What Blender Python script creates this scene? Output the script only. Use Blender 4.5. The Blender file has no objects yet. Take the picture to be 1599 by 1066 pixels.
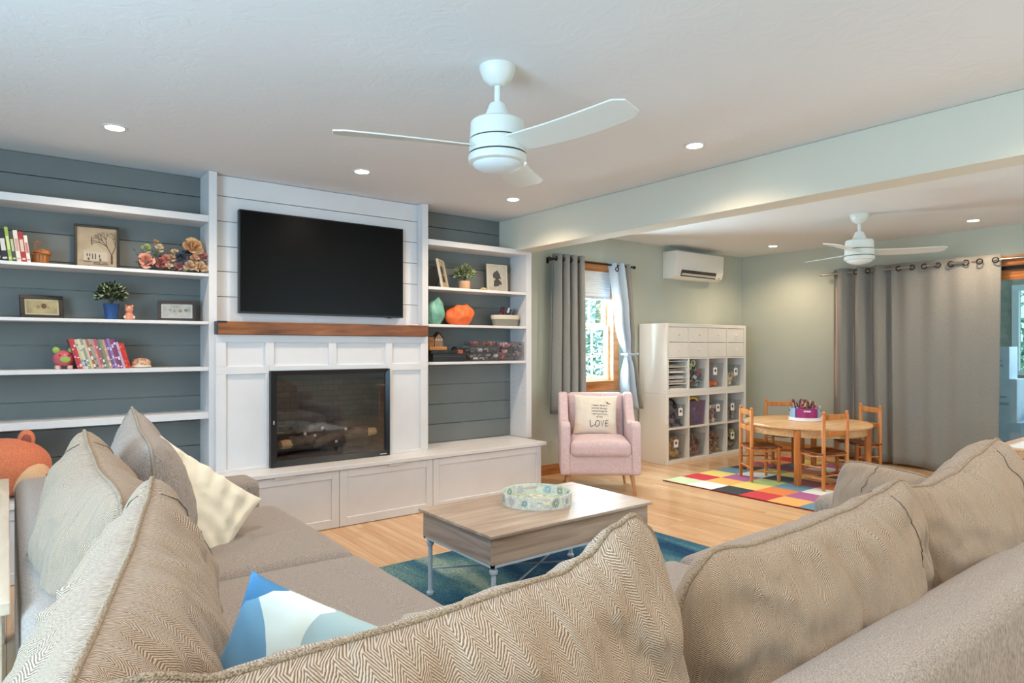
import bpy, bmesh, math, random
from mathutils import Vector, Matrix, noise
PI = math.pi
SC = bpy.context.scene
C = SC.collection
# ------------------------------------------------------------------ camera, world, light, exposure
cam = bpy.data.cameras.new('camera'); camo = bpy.data.objects.new('camera', cam); C.objects.link(camo)
camo.location = (0, 0, 1.28); camo.rotation_euler = (PI/2, 0, math.radians(-37.8))
cam.sensor_width = 36; cam.lens = 22.874; cam.shift_y = 0.0052; cam.clip_start = .02
SC.camera = camo
SC.view_settings.view_transform = 'Standard'; SC.view_settings.look = 'None'
SC.view_settings.gamma = 1; SC.view_settings.use_curve_mapping = False
SC.view_settings.exposure = -0.24
SC.cycles.transparent_max_bounces = 24
w = bpy.data.worlds.new('sky'); SC.world = w; w.use_nodes = True
w.node_tree.nodes['Background'].inputs[0].default_value = (.74, .88, 1, 1)
w.node_tree.nodes['Background'].inputs[1].default_value = 3.2
def area(name, loc, rot, sx, sy, power, col):
    l = bpy.data.lights.new(name, 'AREA'); l.shape = 'RECTANGLE'; l.size = sx; l.size_y = sy
    l.energy = power; l.color = col
    o = bpy.data.objects.new(name, l); C.objects.link(o); o.location = loc; o.rotation_euler = rot
    return o
DAY = (.66, .83, 1)
WARM = (1, .77, .54)
# daylight set in the window openings, with added fill lamps among it
area('daylight_left_window', (-1.98, .9, 1.5), (0, -PI/2, 0), 1.3, 2.4, 105, DAY)
area('ceiling_fill_left', (-1.97, .9, 1.3), (0, -PI/2-.7, 0), 1.0, 2.4, 165, (.5, .75, 1))  # added lamp, tilted up to brighten the ceiling
area('daylight_back_window', (4.96, 5.12, 1.5), (-PI/2, 0, 0), .5, 1.15, 190, (.84, .93, 1))
area('rear_fill', (4.6, -1.68, 1.5), (PI/2, 0, 0), 3.0, 1.3, 22, (.86, .94, 1))  # added fill lamp at a made-up window behind the camera
area('ceiling_fill_rear', (4.6, -1.67, 1.3), (PI/2+.62, 0, 0), 3.0, 1.0, 40, (.9, .95, 1))  # added lamp tilted up from the rear to lift the ceiling
area('daylight_sunroom', (9.9, 1.6, 1.7), (0, PI/2, 0), 1.2, 1.6, 110, DAY)
DOWN_W = 48

# ------------------------------------------------------------------ helpers
def lin(c):
    out = []
    for v in c[:3]:
        v /= 255.0
        out.append(v/12.92 if v <= .04045 else ((v+.055)/1.055)**2.4)
    return (*out, 1)
MATS = {}
def base(name):
    m = bpy.data.materials.new(name); m.use_nodes = True
    nt = m.node_tree; b = nt.nodes['Principled BSDF']
    return m, nt, b
def nd(nt, t, **kw):
    n = nt.nodes.new(t)
    for k, v in kw.items(): setattr(n, k, v)
    return n
def coords(nt, scale=(1, 1, 1), kind='Object', jitter=True):
    tc = nd(nt, 'ShaderNodeTexCoord'); mp = nd(nt, 'ShaderNodeMapping')
    mp.inputs['Scale'].default_value = scale
    nt.links.new(tc.outputs[kind], mp.inputs[0])
    if jitter:
        oi = nd(nt, 'ShaderNodeObjectInfo'); mu = nd(nt, 'ShaderNodeMath', operation='MULTIPLY'); mu.inputs[1].default_value = 37.0
        nt.links.new(oi.outputs['Random'], mu.inputs[0]); nt.links.new(mu.outputs[0], mp.inputs['Location'])
    return mp.outputs[0]
def bump(nt, b, h, strength=.2, dist=.01):
    bp = nd(nt, 'ShaderNodeBump'); bp.inputs['Strength'].default_value = strength; bp.inputs['Distance'].default_value = dist
    nt.links.new(h, bp.inputs['Height']); nt.links.new(bp.outputs[0], b.inputs['Normal'])
def ramp(nt, fac, stops):
    r = nd(nt, 'ShaderNodeValToRGB'); cr = r.color_ramp
    while len(cr.elements) < len(stops): cr.elements.new(.5)
    for e, (p, c) in zip(cr.elements, stops): e.position = p; e.color = lin(c)
    nt.links.new(fac, r.inputs[0]); return r.outputs[0]
def plain(name, col, rough=.5, metal=0, var=0, vs=8, bmp=0, bs=60, spec=.5, emit=0, sheen=0, coat=0):
    if name in MATS: return MATS[name]
    m, nt, b = base(name)
    b.inputs['Base Color'].default_value = lin(col); b.inputs['Roughness'].default_value = rough
    b.inputs['Metallic'].default_value = metal; b.inputs['Specular IOR Level'].default_value = spec
    if sheen: b.inputs['Sheen Weight'].default_value = sheen
    if coat: b.inputs['Coat Weight'].default_value = coat
    if emit:
        b.inputs['Emission Color'].default_value = lin(col); b.inputs['Emission Strength'].default_value = emit
    if var:
        n = nd(nt, 'ShaderNodeTexNoise'); n.inputs['Scale'].default_value = vs; n.inputs['Detail'].default_value = 4
        nt.links.new(coords(nt), n.inputs['Vector'])
        lo = [max(0, c*(1-var)) for c in col]; hi = [min(255, c*(1+var*.6)) for c in col]
        nt.links.new(ramp(nt, n.outputs[0], [(.3, lo), (.7, hi)]), b.inputs['Base Color'])
    if bmp:
        n2 = nd(nt, 'ShaderNodeTexNoise'); n2.inputs['Scale'].default_value = bs; n2.inputs['Detail'].default_value = 3
        nt.links.new(coords(nt, jitter=False), n2.inputs['Vector']); bump(nt, b, n2.outputs[0], bmp)
    MATS[name] = m; return m
def wood(name, stops, scale=(3, 30, 30), rough=.45, bmp=.08, rnd=.0, spec=.5):
    if name in MATS: return MATS[name]
    m, nt, b = base(name); b.inputs['Roughness'].default_value = rough; b.inputs['Specular IOR Level'].default_value = spec
    co = coords(nt, scale)
    n = nd(nt, 'ShaderNodeTexNoise'); n.inputs['Scale'].default_value = 1; n.inputs['Detail'].default_value = 6; n.inputs['Distortion'].default_value = .6
    nt.links.new(co, n.inputs['Vector']); fac = n.outputs[0]
    if rnd:
        oi = nd(nt, 'ShaderNodeObjectInfo'); ge = nd(nt, 'ShaderNodeNewGeometry')
        ad = nd(nt, 'ShaderNodeMath', operation='ADD'); fr = nd(nt, 'ShaderNodeMath', operation='FRACT')
        nt.links.new(oi.outputs['Random'], ad.inputs[0]); nt.links.new(ge.outputs['Random Per Island'], ad.inputs[1]); nt.links.new(ad.outputs[0], fr.inputs[0])
        ma = nd(nt, 'ShaderNodeMath', operation='MULTIPLY_ADD'); ma.inputs[1].default_value = rnd; ma.inputs[2].default_value = -rnd/2
        nt.links.new(fr.outputs[0], ma.inputs[0])
        a2 = nd(nt, 'ShaderNodeMath', operation='ADD'); nt.links.new(fac, a2.inputs[0]); nt.links.new(ma.outputs[0], a2.inputs[1]); fac = a2.outputs[0]
    nt.links.new(ramp(nt, fac, stops), b.inputs['Base Color'])
    if bmp: bump(nt, b, n.outputs[0], bmp)
    MATS[name] = m; return m
def fabric(name, c1, c2, scale=(260, 260, 260), rough=.9, bmp=.25, big=0):
    if name in MATS: return MATS[name]
    m, nt, b = base(name); b.inputs['Roughness'].default_value = rough; b.inputs['Specular IOR Level'].default_value = .15
    b.inputs['Sheen Weight'].default_value = .15
    n = nd(nt, 'ShaderNodeTexNoise'); n.inputs['Scale'].default_value = 1; n.inputs['Detail'].default_value = 2
    nt.links.new(coords(nt, scale, jitter=False), n.inputs['Vector'])
    nt.links.new(ramp(nt, n.outputs[0], [(.33, c1), (.67, c2)]), b.inputs['Base Color'])
    bump(nt, b, n.outputs[0], bmp, .004)
    MATS[name] = m; return m
def herring(name, c1, c2, col=.018, pitch=.0042):
    if name in MATS: return MATS[name]
    m, nt, b = base(name); b.inputs['Roughness'].default_value = .92; b.inputs['Specular IOR Level'].default_value = .12
    b.inputs['Sheen Weight'].default_value = .2
    tc = nd(nt, 'ShaderNodeTexCoord'); sp = nd(nt, 'ShaderNodeSeparateXYZ'); nt.links.new(tc.outputs['UV'], sp.inputs[0])
    wob = nd(nt, 'ShaderNodeTexNoise'); wob.inputs['Scale'].default_value = 160; nt.links.new(tc.outputs['UV'], wob.inputs['Vector'])
    pp = nd(nt, 'ShaderNodeMath', operation='PINGPONG'); pp.inputs[1].default_value = col; nt.links.new(sp.outputs[0], pp.inputs[0])
    ad = nd(nt, 'ShaderNodeMath', operation='ADD'); nt.links.new(sp.outputs[1], ad.inputs[0]); nt.links.new(pp.outputs[0], ad.inputs[1])
    ad2 = nd(nt, 'ShaderNodeMath', operation='MULTIPLY_ADD'); nt.links.new(wob.outputs[0], ad2.inputs[0]); ad2.inputs[1].default_value = .0035; nt.links.new(ad.outputs[0], ad2.inputs[2])
    p2 = nd(nt, 'ShaderNodeMath', operation='PINGPONG'); p2.inputs[1].default_value = pitch/2; nt.links.new(ad2.outputs[0], p2.inputs[0])
    sc = nd(nt, 'ShaderNodeMath', operation='MULTIPLY'); sc.inputs[1].default_value = 2/pitch; nt.links.new(p2.outputs[0], sc.inputs[0])
    fl = nd(nt, 'ShaderNodeTexNoise'); fl.inputs['Scale'].default_value = 420; nt.links.new(tc.outputs['UV'], fl.inputs['Vector'])
    mx = nd(nt, 'ShaderNodeMath', operation='MULTIPLY_ADD'); nt.links.new(fl.outputs[0], mx.inputs[0]); mx.inputs[1].default_value = .5; 
    sb = nd(nt, 'ShaderNodeMath', operation='SUBTRACT'); nt.links.new(sc.outputs[0], sb.inputs[0]); sb.inputs[1].default_value = .25
    nt.links.new(sb.outputs[0], mx.inputs[2])
    nt.links.new(ramp(nt, mx.outputs[0], [(.15, c1), (.75, c2)]), b.inputs['Base Color'])
    bump(nt, b, mx.outputs[0], .35, .003)
    wm = nd(nt, 'ShaderNodeMapping'); wm.inputs['Scale'].default_value = (24, 5, 1); nt.links.new(tc.outputs['UV'], wm.inputs[0])
    wn = nd(nt, 'ShaderNodeTexNoise'); wn.inputs['Scale'].default_value = 1; wn.inputs['Detail'].default_value = 2.5; wn.inputs['Distortion'].default_value = .8; nt.links.new(wm.outputs[0], wn.inputs['Vector'])
    b1 = b.inputs['Normal'].links[0].from_node
    b2 = nd(nt, 'ShaderNodeBump'); b2.inputs['Strength'].default_value = .55; b2.inputs['Distance'].default_value = .03
    nt.links.new(wn.outputs[0], b2.inputs['Height']); nt.links.new(b2.outputs[0], b1.inputs['Normal'])
    MATS[name] = m; return m
def clear(name, tint=(235, 240, 242), gl=.12, rough=.05, milky=0):
    if name in MATS: return MATS[name]
    m, nt, b = base(name)
    out = nt.nodes['Material Output']
    tr = nd(nt, 'ShaderNodeBsdfTransparent'); tr.inputs[0].default_value = lin(tint)
    g = nd(nt, 'ShaderNodeBsdfGlossy'); g.inputs['Roughness'].default_value = rough
    mx = nd(nt, 'ShaderNodeMixShader'); mx.inputs[0].default_value = gl
    nt.links.new(tr.outputs[0], mx.inputs[1]); nt.links.new(g.outputs[0], mx.inputs[2])
    last = mx
    if milky:
        d = nd(nt, 'ShaderNodeBsdfDiffuse'); d.inputs[0].default_value = (.8, .8, .82, 1)
        m2 = nd(nt, 'ShaderNodeMixShader'); m2.inputs[0].default_value = milky
        nt.links.new(mx.outputs[0], m2.inputs[1]); nt.links.new(d.outputs[0], m2.inputs[2]); last = m2
    nt.links.new(last.outputs[0], out.inputs[0])
    MATS[name] = m; return m
def confetti(name, cols, rough=.6):
    """small mixed objects: one colour for each loose piece of the mesh"""
    if name in MATS: return MATS[name]
    m, nt, b = base(name); b.inputs['Roughness'].default_value = rough
    ge = nd(nt, 'ShaderNodeNewGeometry')
    r = nd(nt, 'ShaderNodeValToRGB'); cr = r.color_ramp; cr.interpolation = 'CONSTANT'
    while len(cr.elements) < len(cols): cr.elements.new(.5)
    for i, c in enumerate(cols): cr.elements[i].position = i/len(cols); cr.elements[i].color = lin(c)
    nt.links.new(ge.outputs['Random Per Island'], r.inputs[0]); nt.links.new(r.outputs[0], b.inputs['Base Color'])
    MATS[name] = m; return m

class MB:
    def __init__(s): s.v = []; s.f = []; s.mi = []; s.cur = 0
    def add(s, vs, fs, M=None):
        o = len(s.v)
        s.v += [tuple(M @ Vector(v)) if M is not None else tuple(v) for v in vs]
        s.f += [tuple(i+o for i in f) for f in fs]; s.mi += [s.cur]*len(fs)
        return s
    def box(s, x0, x1, y0, y1, z0, z1, M=None):
        vs = [(x, y, z) for z in (z0, z1) for y in (y0, y1) for x in (x0, x1)]
        return s.add(vs, [(0, 2, 3, 1), (4, 5, 7, 6), (0, 1, 5, 4), (2, 6, 7, 3), (0, 4, 6, 2), (1, 3, 7, 5)], M)
    def prism(s, poly, a0, a1, axis='x', M=None):
        n = len(poly)
        def p(a, q): return {'x': (a, q[0], q[1]), 'y': (q[0], a, q[1]), 'z': (q[0], q[1], a)}[axis]
        vs = [p(a0, q) for q in poly]+[p(a1, q) for q in poly]
        return s.add(vs, [tuple(range(n-1, -1, -1)), tuple(range(n, 2*n))]+[(i, (i+1) % n, n+(i+1) % n, n+i) for i in range(n)], M)
    def tube(s, pts, r, n=8, cap=True, M=None, closed=False):
        pts = [Vector(p) for p in pts]; k = len(pts); vs = []; fs = []
        up = Vector((0, 0, 1)); prev = None
        for i, p in enumerate(pts):
            a = pts[i-1] if (i > 0 or closed) else p; b = pts[(i+1) % k] if (i < k-1 or closed) else p
            t = (b-a)
            t = t.normalized() if t.length > 1e-9 else Vector((0, 0, 1))
            if prev is None:
                q = t.cross(up)
                if q.length < .05: q = t.cross(Vector((1, 0, 0)))
            else: q = prev - t*prev.dot(t)
            q.normalize(); prev = q; bb = t.cross(q)
            rr = r[i] if isinstance(r, (list, tuple)) else r
            vs += [p+(q*math.cos(2*PI*j/n)+bb*math.sin(2*PI*j/n))*rr for j in range(n)]
        for i in range(k if closed else k-1):
            for j in range(n):
                i2 = (i+1) % k
                fs.append((i*n+j, i*n+(j+1) % n, i2*n+(j+1) % n, i2*n+j))
        if cap and not closed: fs += [tuple(range(n-1, -1, -1)), tuple(range((k-1)*n, k*n))]
        return s.add(vs, fs, M)
    def lathe(s, prof, c=(0, 0, 0), n=24, M=None):
        vs = []; fs = []; k = len(prof)
        for r, z in prof: vs += [(c[0]+r*math.cos(2*PI*j/n), c[1]+r*math.sin(2*PI*j/n), c[2]+z) for j in range(n)]
        for i in range(k-1):
            for j in range(n): fs.append((i*n+j, i*n+(j+1) % n, (i+1)*n+(j+1) % n, (i+1)*n+j))
        fs += [tuple(range(n-1, -1, -1)), tuple(range((k-1)*n, k*n))]
        return s.add(vs, fs, M)
    def soft(s, hx, hy, hz, r, c=(0, 0, 0), puff=0, seg=5, M=None, fn=None):
        """rounded box with optional domed top"""
        def ax(h):
            rr = min(r, h*.999); arc = [(h-rr)+rr*math.tan(math.radians(a)) for a in (15, 30, 45)]
            mid = [-(h-rr)+2*(h-rr)*i/seg for i in range(seg+1)]
            return [-a for a in reversed(arc)]+mid+arc
        X, Y, Z = ax(hx), ax(hy), ax(hz); vs = []; fs = []; idx = {}
        def vid(p):
            key = (round(p[0], 6), round(p[1], 6), round(p[2], 6))
            if key in idx: return idx[key]
            inn = [max(-(h-min(r, h*.999)), min(h-min(r, h*.999), q)) for q, h in zip(p, (hx, hy, hz))]
            d = Vector(p)-Vector(inn); d = d.normalized()*min(r, hx, hy, hz) if d.length > 1e-9 else d
            q = Vector(inn)+d
            if puff and q.z > 0: q.z += puff*max(0, 1-(q.x/hx)**2)**.6*max(0, 1-(q.y/hy)**2)**.6*(q.z/hz)
            if fn: q = Vector(fn(q))
            idx[key] = len(vs); vs.append((q.x+c[0], q.y+c[1], q.z+c[2])); return idx[key]
        def face(A, B, f, flip):
            for i in range(len(A)-1):
                for j in range(len(B)-1):
                    q = [vid(f(A[i], B[j])), vid(f(A[i+1], B[j])), vid(f(A[i+1], B[j+1])), vid(f(A[i], B[j+1]))]
                    fs.append(tuple(reversed(q)) if flip else tuple(q))
        face(X, Y, lambda a, b: (a, b, hz), 0); face(X, Y, lambda a, b: (a, b, -hz), 1)
        face(X, Z, lambda a, b: (a, -hy, b), 0); face(X, Z, lambda a, b: (a, hy, b), 1)
        face(Y, Z, lambda a, b: (hx, a, b), 0); face(Y, Z, lambda a, b: (-hx, a, b), 1)
        return s.add(vs, fs, M)
    def sphere(s, c, rx, ry=None, rz=None, n=14, m=9, M=None):
        ry = ry or rx; rz = rz or rx
        prof = [(math.sin(PI*i/m), -math.cos(PI*i/m)) for i in range(m+1)]
        vs = []; fs = []
        for sr, cz in prof: vs += [(c[0]+rx*sr*math.cos(2*PI*j/n), c[1]+ry*sr*math.sin(2*PI*j/n), c[2]+rz*cz) for j in range(n)]
        for i in range(m):
            for j in range(n): fs.append((i*n+j, i*n+(j+1) % n, (i+1)*n+(j+1) % n, (i+1)*n+j))
        return s.add(vs, fs, M)
    def build(s, name, m, parent=None, smooth=False, bevel=0, seg=2, weld=False):
        me = bpy.data.meshes.new(name); me.from_pydata(s.v, [], s.f)
        ms = m if isinstance(m, (list, tuple)) else [m]
        for q in ms: me.materials.append(q)
        if len(ms) > 1: me.polygons.foreach_set('material_index', s.mi)
        if bevel or weld:
            bm = bmesh.new(); bm.from_mesh(me)
            if weld: bmesh.ops.remove_doubles(bm, verts=bm.verts, dist=1e-5)
            if bevel:
                bmesh.ops.recalc_face_normals(bm, faces=bm.faces)
                es = [e for e in bm.edges if len(e.link_faces) == 2 and e.calc_face_angle(0) > .5]
                bmesh.ops.bevel(bm, geom=es, offset=bevel, segments=seg, affect='EDGES', profile=.5, clamp_overlap=True)
            bm.to_mesh(me); bm.free()
        if smooth:
            me.polygons.foreach_set('use_smooth', [True]*len(me.polygons))
            if smooth != 'all':
                try: me.set_sharp_from_angle(angle=math.radians(40))
                except Exception: pass
        me.update()
        o = bpy.data.objects.new(name, me); C.objects.link(o)
        if parent is not None: o.parent = parent
        return o
def tag(o, label=None, cat=None, group=None, kind=None):
    if label: o['label'] = label
    if cat: o['category'] = cat
    if group: o['group'] = group
    if kind: o['kind'] = kind
    return o
def thing(name, label, cat, loc=(0, 0, 0), rz=0, group=None):
    o = bpy.data.objects.new(name, None); C.objects.link(o); o.empty_display_size = .05
    o.location = loc; o.rotation_euler = (0, 0, rz)
    return tag(o, label, cat, group)
def struct(o): o['kind'] = 'structure'; return o
def shared(name, me, parent, loc=(0, 0, 0), rz=0):
    o = bpy.data.objects.new(name, me); C.objects.link(o); o.parent = parent; o.location = loc; o.rotation_euler = (0, 0, rz); return o
def T(x, y, z): return Matrix.Translation((x, y, z))
def R(a, ax='Z'): return Matrix.Rotation(a, 4, ax)
def rad(d): return math.radians(d)

# ------------------------------------------------------------------ materials
WHITE = plain('white_paint', (223, 222, 224), .38, var=.02, vs=4)
WALLP = plain('sage_wall_paint', (188, 192, 178), .85, var=.02, vs=2, bmp=.05, bs=140)
BEAMP = plain('pale_sage_paint', (214, 212, 198), .8, bmp=.05, bs=140)
GREYB = plain('grey_shiplap_paint', (114, 119, 118), .55, var=.04, vs=3)
OAK = wood('honey_oak', [(.3, (150, 92, 46)), (.5, (183, 120, 66)), (.7, (204, 144, 88))], (2, 2, 26), .4)
OAKH = wood('honey_oak_rail', [(.3, (150, 92, 46)), (.5, (183, 120, 66)), (.7, (204, 144, 88))], (3, 26, 26), .4)
BLACK = plain('black_satin', (22, 24, 27), .4)
DARKM = plain('dark_bronze', (62, 56, 50), .35, .8)
NICKEL = plain('brushed_nickel', (176, 172, 165), .3, .95)
BRASSY = plain('satin_chrome', (226, 226, 224), .5, .6)
LINEN = fabric('taupe_linen', (122, 112, 106), (182, 171, 163), (430, 430, 80), bmp=.3)
HERR = herring('herringbone_tweed', (104, 85, 70), (190, 168, 146))
ROPE = fabric('rope_piping', (112, 92, 72), (184, 164, 140), (420, 420, 420), bmp=.8)
DARKSEAM = plain('seam_shadow', (84, 76, 70), .95)
def ceil_mat():
    m, nt, b = base('ceiling_plaster'); b.inputs['Base Color'].default_value = lin((228, 231, 233)); b.inputs['Roughness'].default_value = .8
    co = coords(nt, (1, 1, 1), jitter=False)
    n = nd(nt, 'ShaderNodeTexNoise'); n.inputs['Scale'].default_value = 5; n.inputs['Detail'].default_value = 5; n.inputs['Distortion'].default_value = 2.5
    nt.links.new(co, n.inputs['Vector'])
    r = nd(nt, 'ShaderNodeValToRGB'); r.color_ramp.elements[0].position = .47; r.color_ramp.elements[1].position = .53
    nt.links.new(n.outputs[0], r.inputs[0]); bump(nt, b, r.outputs[0], .10, .006)
    return m
CEIL = ceil_mat()
FLOORW = wood('maple_strip_floor', [(.05, (184, 136, 94)), (.4, (208, 166, 124)), (.6, (216, 178, 138)), (.95, (228, 196, 160))], (40, 2.2, 20), .2, .02, .35)

# ------------------------------------------------------------------ room shell
XL, XR, YB, YF, ZC = -1.9, 7.66, 4.93, -1.6, 2.455
floor = struct(MB().box(XL-.15, XR+.1, YF-.15, YB+.15, -.1, -.012).build('floor', plain('subfloor', (120, 84, 52), .8)))
ceiling = struct(MB().box(XL-.15, XR+.15, YF-.15, YB+.15, ZC, ZC+.12).build('ceiling', CEIL))
def holed(axis, a0, a1, z0, z1, t0, t1, holes, m, name):
    """wall along an axis with rectangular openings (h0,h1,zlo,zhi)"""
    mb = MB(); cuts = sorted(holes); a = a0
    def bx(p, q, r, s):
        if q-p < 1e-4 or s-r < 1e-4: return
        if axis == 'x': mb.box(p, q, t0, t1, r, s)
        else: mb.box(t0, t1, p, q, r, s)
    for h0, h1, zl, zh in cuts:
        bx(a, h0, z0, z1); bx(h0, h1, z0, zl); bx(h0, h1, zh, z1); a = h1
    bx(a, a1, z0, z1)
    return struct(mb.build(name, m))
WIN = (4.70, 5.22, .90, 2.10)
wall_back = holed('x', XL-.15, XR+.15, -.1, ZC, YB, YB+.14, [WIN], WALLP, 'wall_back')
SL = (.9, 3.5, .0, 2.06)
wall_right = holed('y', YF-.15, YB, -.1, ZC, XR, XR+.14, [SL], WALLP, 'wall_right')
wall_left = holed('y', YF-.15, YB, -.1, ZC, XL-.14, XL, [(-.3, 2.1, .85, 2.15)], WALLP, 'wall_left')
wall_rear = holed('x', XL, XR, -.1, ZC, YF-.14, YF, [(3.1, 6.1, .85, 2.15)], WALLP, 'wall_rear')
beam = struct(MB().box(3.655, 3.85, YF, YB-.002, 2.154, ZC-.001).build('trim_1', BEAMP, bevel=.004))
bb = struct(MB().box(3.76, 5.6, YB-.016, YB, 0, .1).box(7.13, XR, YB-.016, YB, 0, .1).build('baseboard_back', OAKH, bevel=.004))
bb2 = struct(MB().box(XR-.016, XR, 3.62, YB-.017, 0, .1).box(XR-.016, XR, YF, .8, 0, .1).build('baseboard_right', OAK, bevel=.004))

# floor strips: the 300 that show largest are single planks, the rest one part
def floor_planks():
    rnd = random.Random(4); wd = .0575; lens = (.45, .6, .8, 1.0, 1.2, 1.5)
    meshes = {}
    for L in lens:
        mb = MB().box(-wd/2+.0008, wd/2-.0008, -L/2+.0008, L/2-.0008, -.012, 0)
        me = bpy.data.meshes.new('plank'); me.from_pydata(mb.v, [], mb.f); me.materials.append(FLOORW); meshes[L] = me
    sy, cy = math.sin(rad(37.8)), math.cos(rad(37.8)); items = []
    x = XL+wd/2
    while x < XR:
        y = YF-rnd.random()
        while y < YB:
            L = rnd.choice(lens); yc = y+L/2; y += L
            a0, a1 = max(yc-L/2, YF), min(yc+L/2, YB)
            if a1-a0 < .02: continue
            whole = (a1-a0) > L-1e-6
            d = x*sy+yc*cy; r = x*cy-yc*sy; sc = -1
            if whole and d > .5:
                u = 799.5+1016*r/d; v = 541+1016*1.28/d
                hid = (x < 3.74 and yc > 4.38) or (x < 1.16 and yc < 3.75) or (yc < 1.7 and x < 3.2) or (1.16 < x < 3.5 and 1.85 < yc < 3.42) or (4.96 < x < 7.08 and 2.43 < yc < 4.01) or (5.6 < x < 7.12 and yc > 4.5) or u > 1420
                if 560 < u < 1599 and v < 1050 and not hid: sc = L/d**3
            items.append((sc, x, yc, L, a0, a1))
        x += wd
    items.sort(key=lambda q: -q[0]); rest = MB(); n = 0
    for sc, x, yc, L, a0, a1 in items:
        if n < 300 and sc > 0:
            shared('plank', meshes[L], floor, (x, yc, 0)); n += 1
        else: rest.box(x-wd/2+.0008, x+wd/2-.0008, a0+.0008, a1-.0008, -.012, 0)
    tag(rest.build('plank_field', FLOORW, floor), kind='stuff')
floor_planks()

# shiplap boards, each a piece of the back wall
def boards(x0, x1, y0, y1, ztop, zbot, first, m, pitch=.172):
    z = first; edges = [ztop]
    while z > zbot: edges.append(z); z -= pitch
    edges.append(zbot)
    for a, b in zip(edges, edges[1:]):
        if a-b < .02: continue
        MB().box(x0, x1, y0, y1, b+.0025, a-.0025).build('shiplap_board', m, wall_back, bevel=.0015, seg=1)
boards(-1.35, 1.085, 4.907, 4.929, ZC-.001, .441, 2.32, GREYB)
boards(2.712, 3.80, 4.907, 4.929, ZC-.001, .441, 2.325, GREYB)
struct(MB().box(1.112, 2.683, 4.752, 4.929, 1.363, ZC-.001).build('wall_chimney', GREYB))
WCH = bpy.data.objects['wall_chimney']
def chim():
    z = 2.312; e = [ZC-.001]
    while z > 1.46: e.append(z); z -= .172
    e.append(1.452)
    for a, b in zip(e, e[1:]): MB().box(1.112, 2.683, 4.735, 4.7515, b+.0022, a-.0022).build('shiplap_board', WHITE, WCH, bevel=.0015, seg=1)
chim()

# recessed ceiling lights
LAMP = plain('led_lens', (255, 240, 214), .4, emit=45)
def downlight(x, y, label):
    t = thing('recessed_light', label, 'ceiling light', (x, y, ZC), 0, 'recessed ceiling lights')
    MB().lathe([(.045, -.004), (.062, -.004), (.064, -.001), (.064, 0), (.045, 0)], n=28).build('trim_ring', WHITE, t, True)
    MB().lathe([(.001, -.0048), (.045, -.0048), (.045, -.0041), (.001, -.0041)], n=24).build('lens', LAMP, t)
    l = bpy.data.lights.new('recessed_light_glow', 'SPOT'); l.energy = DOWN_W; l.color = WARM; l.spot_size = rad(150); l.spot_blend = .7; l.shadow_soft_size = .05
    o = bpy.data.objects.new('recessed_light_glow', l); C.objects.link(o); o.parent = t; o.location = (0, 0, -.03)
for x, y, lb in ((.455, 4.06, 'recessed ceiling light over the grey shelves with books'), (1.877, 4.06, 'recessed ceiling light just above the television'),
                 (3.183, 4.09, 'recessed ceiling light in front of the right bookcase'), (3.171, 2.347, 'recessed ceiling light between the near fan and the beam'),
                 (7.057, 4.131, 'recessed ceiling light near the far corner beyond the beam'), (7.099, 2.151, 'recessed ceiling light in front of the large grey curtain'),
                 (.455, 2.35, 'recessed ceiling light above the left sofa seats'), (.455, .55, 'recessed ceiling light above the sofa corner'),
                 (3.171, .55, 'recessed ceiling light above the near sofa end'), (4.85, 4.05, 'added recessed ceiling light behind the beam above the armchair'),  # the armchair one is added, hidden by the beam, to light the play area
                 (4.85, 2.15, 'added recessed ceiling light behind the beam over open floor'),  # also added out of sight to brighten the play area
                 (.455, -1.0, 'added recessed ceiling light behind the sofa corner, left of the rear pair'), (1.85, -1.0, 'added recessed ceiling light behind the near sofa, middle of the rear row'), (3.171, -1.0, 'added recessed ceiling light behind the near sofa, nearest the beam')):  # rear row added behind the camera to warm the cushion backs
    downlight(x, y, lb)

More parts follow.
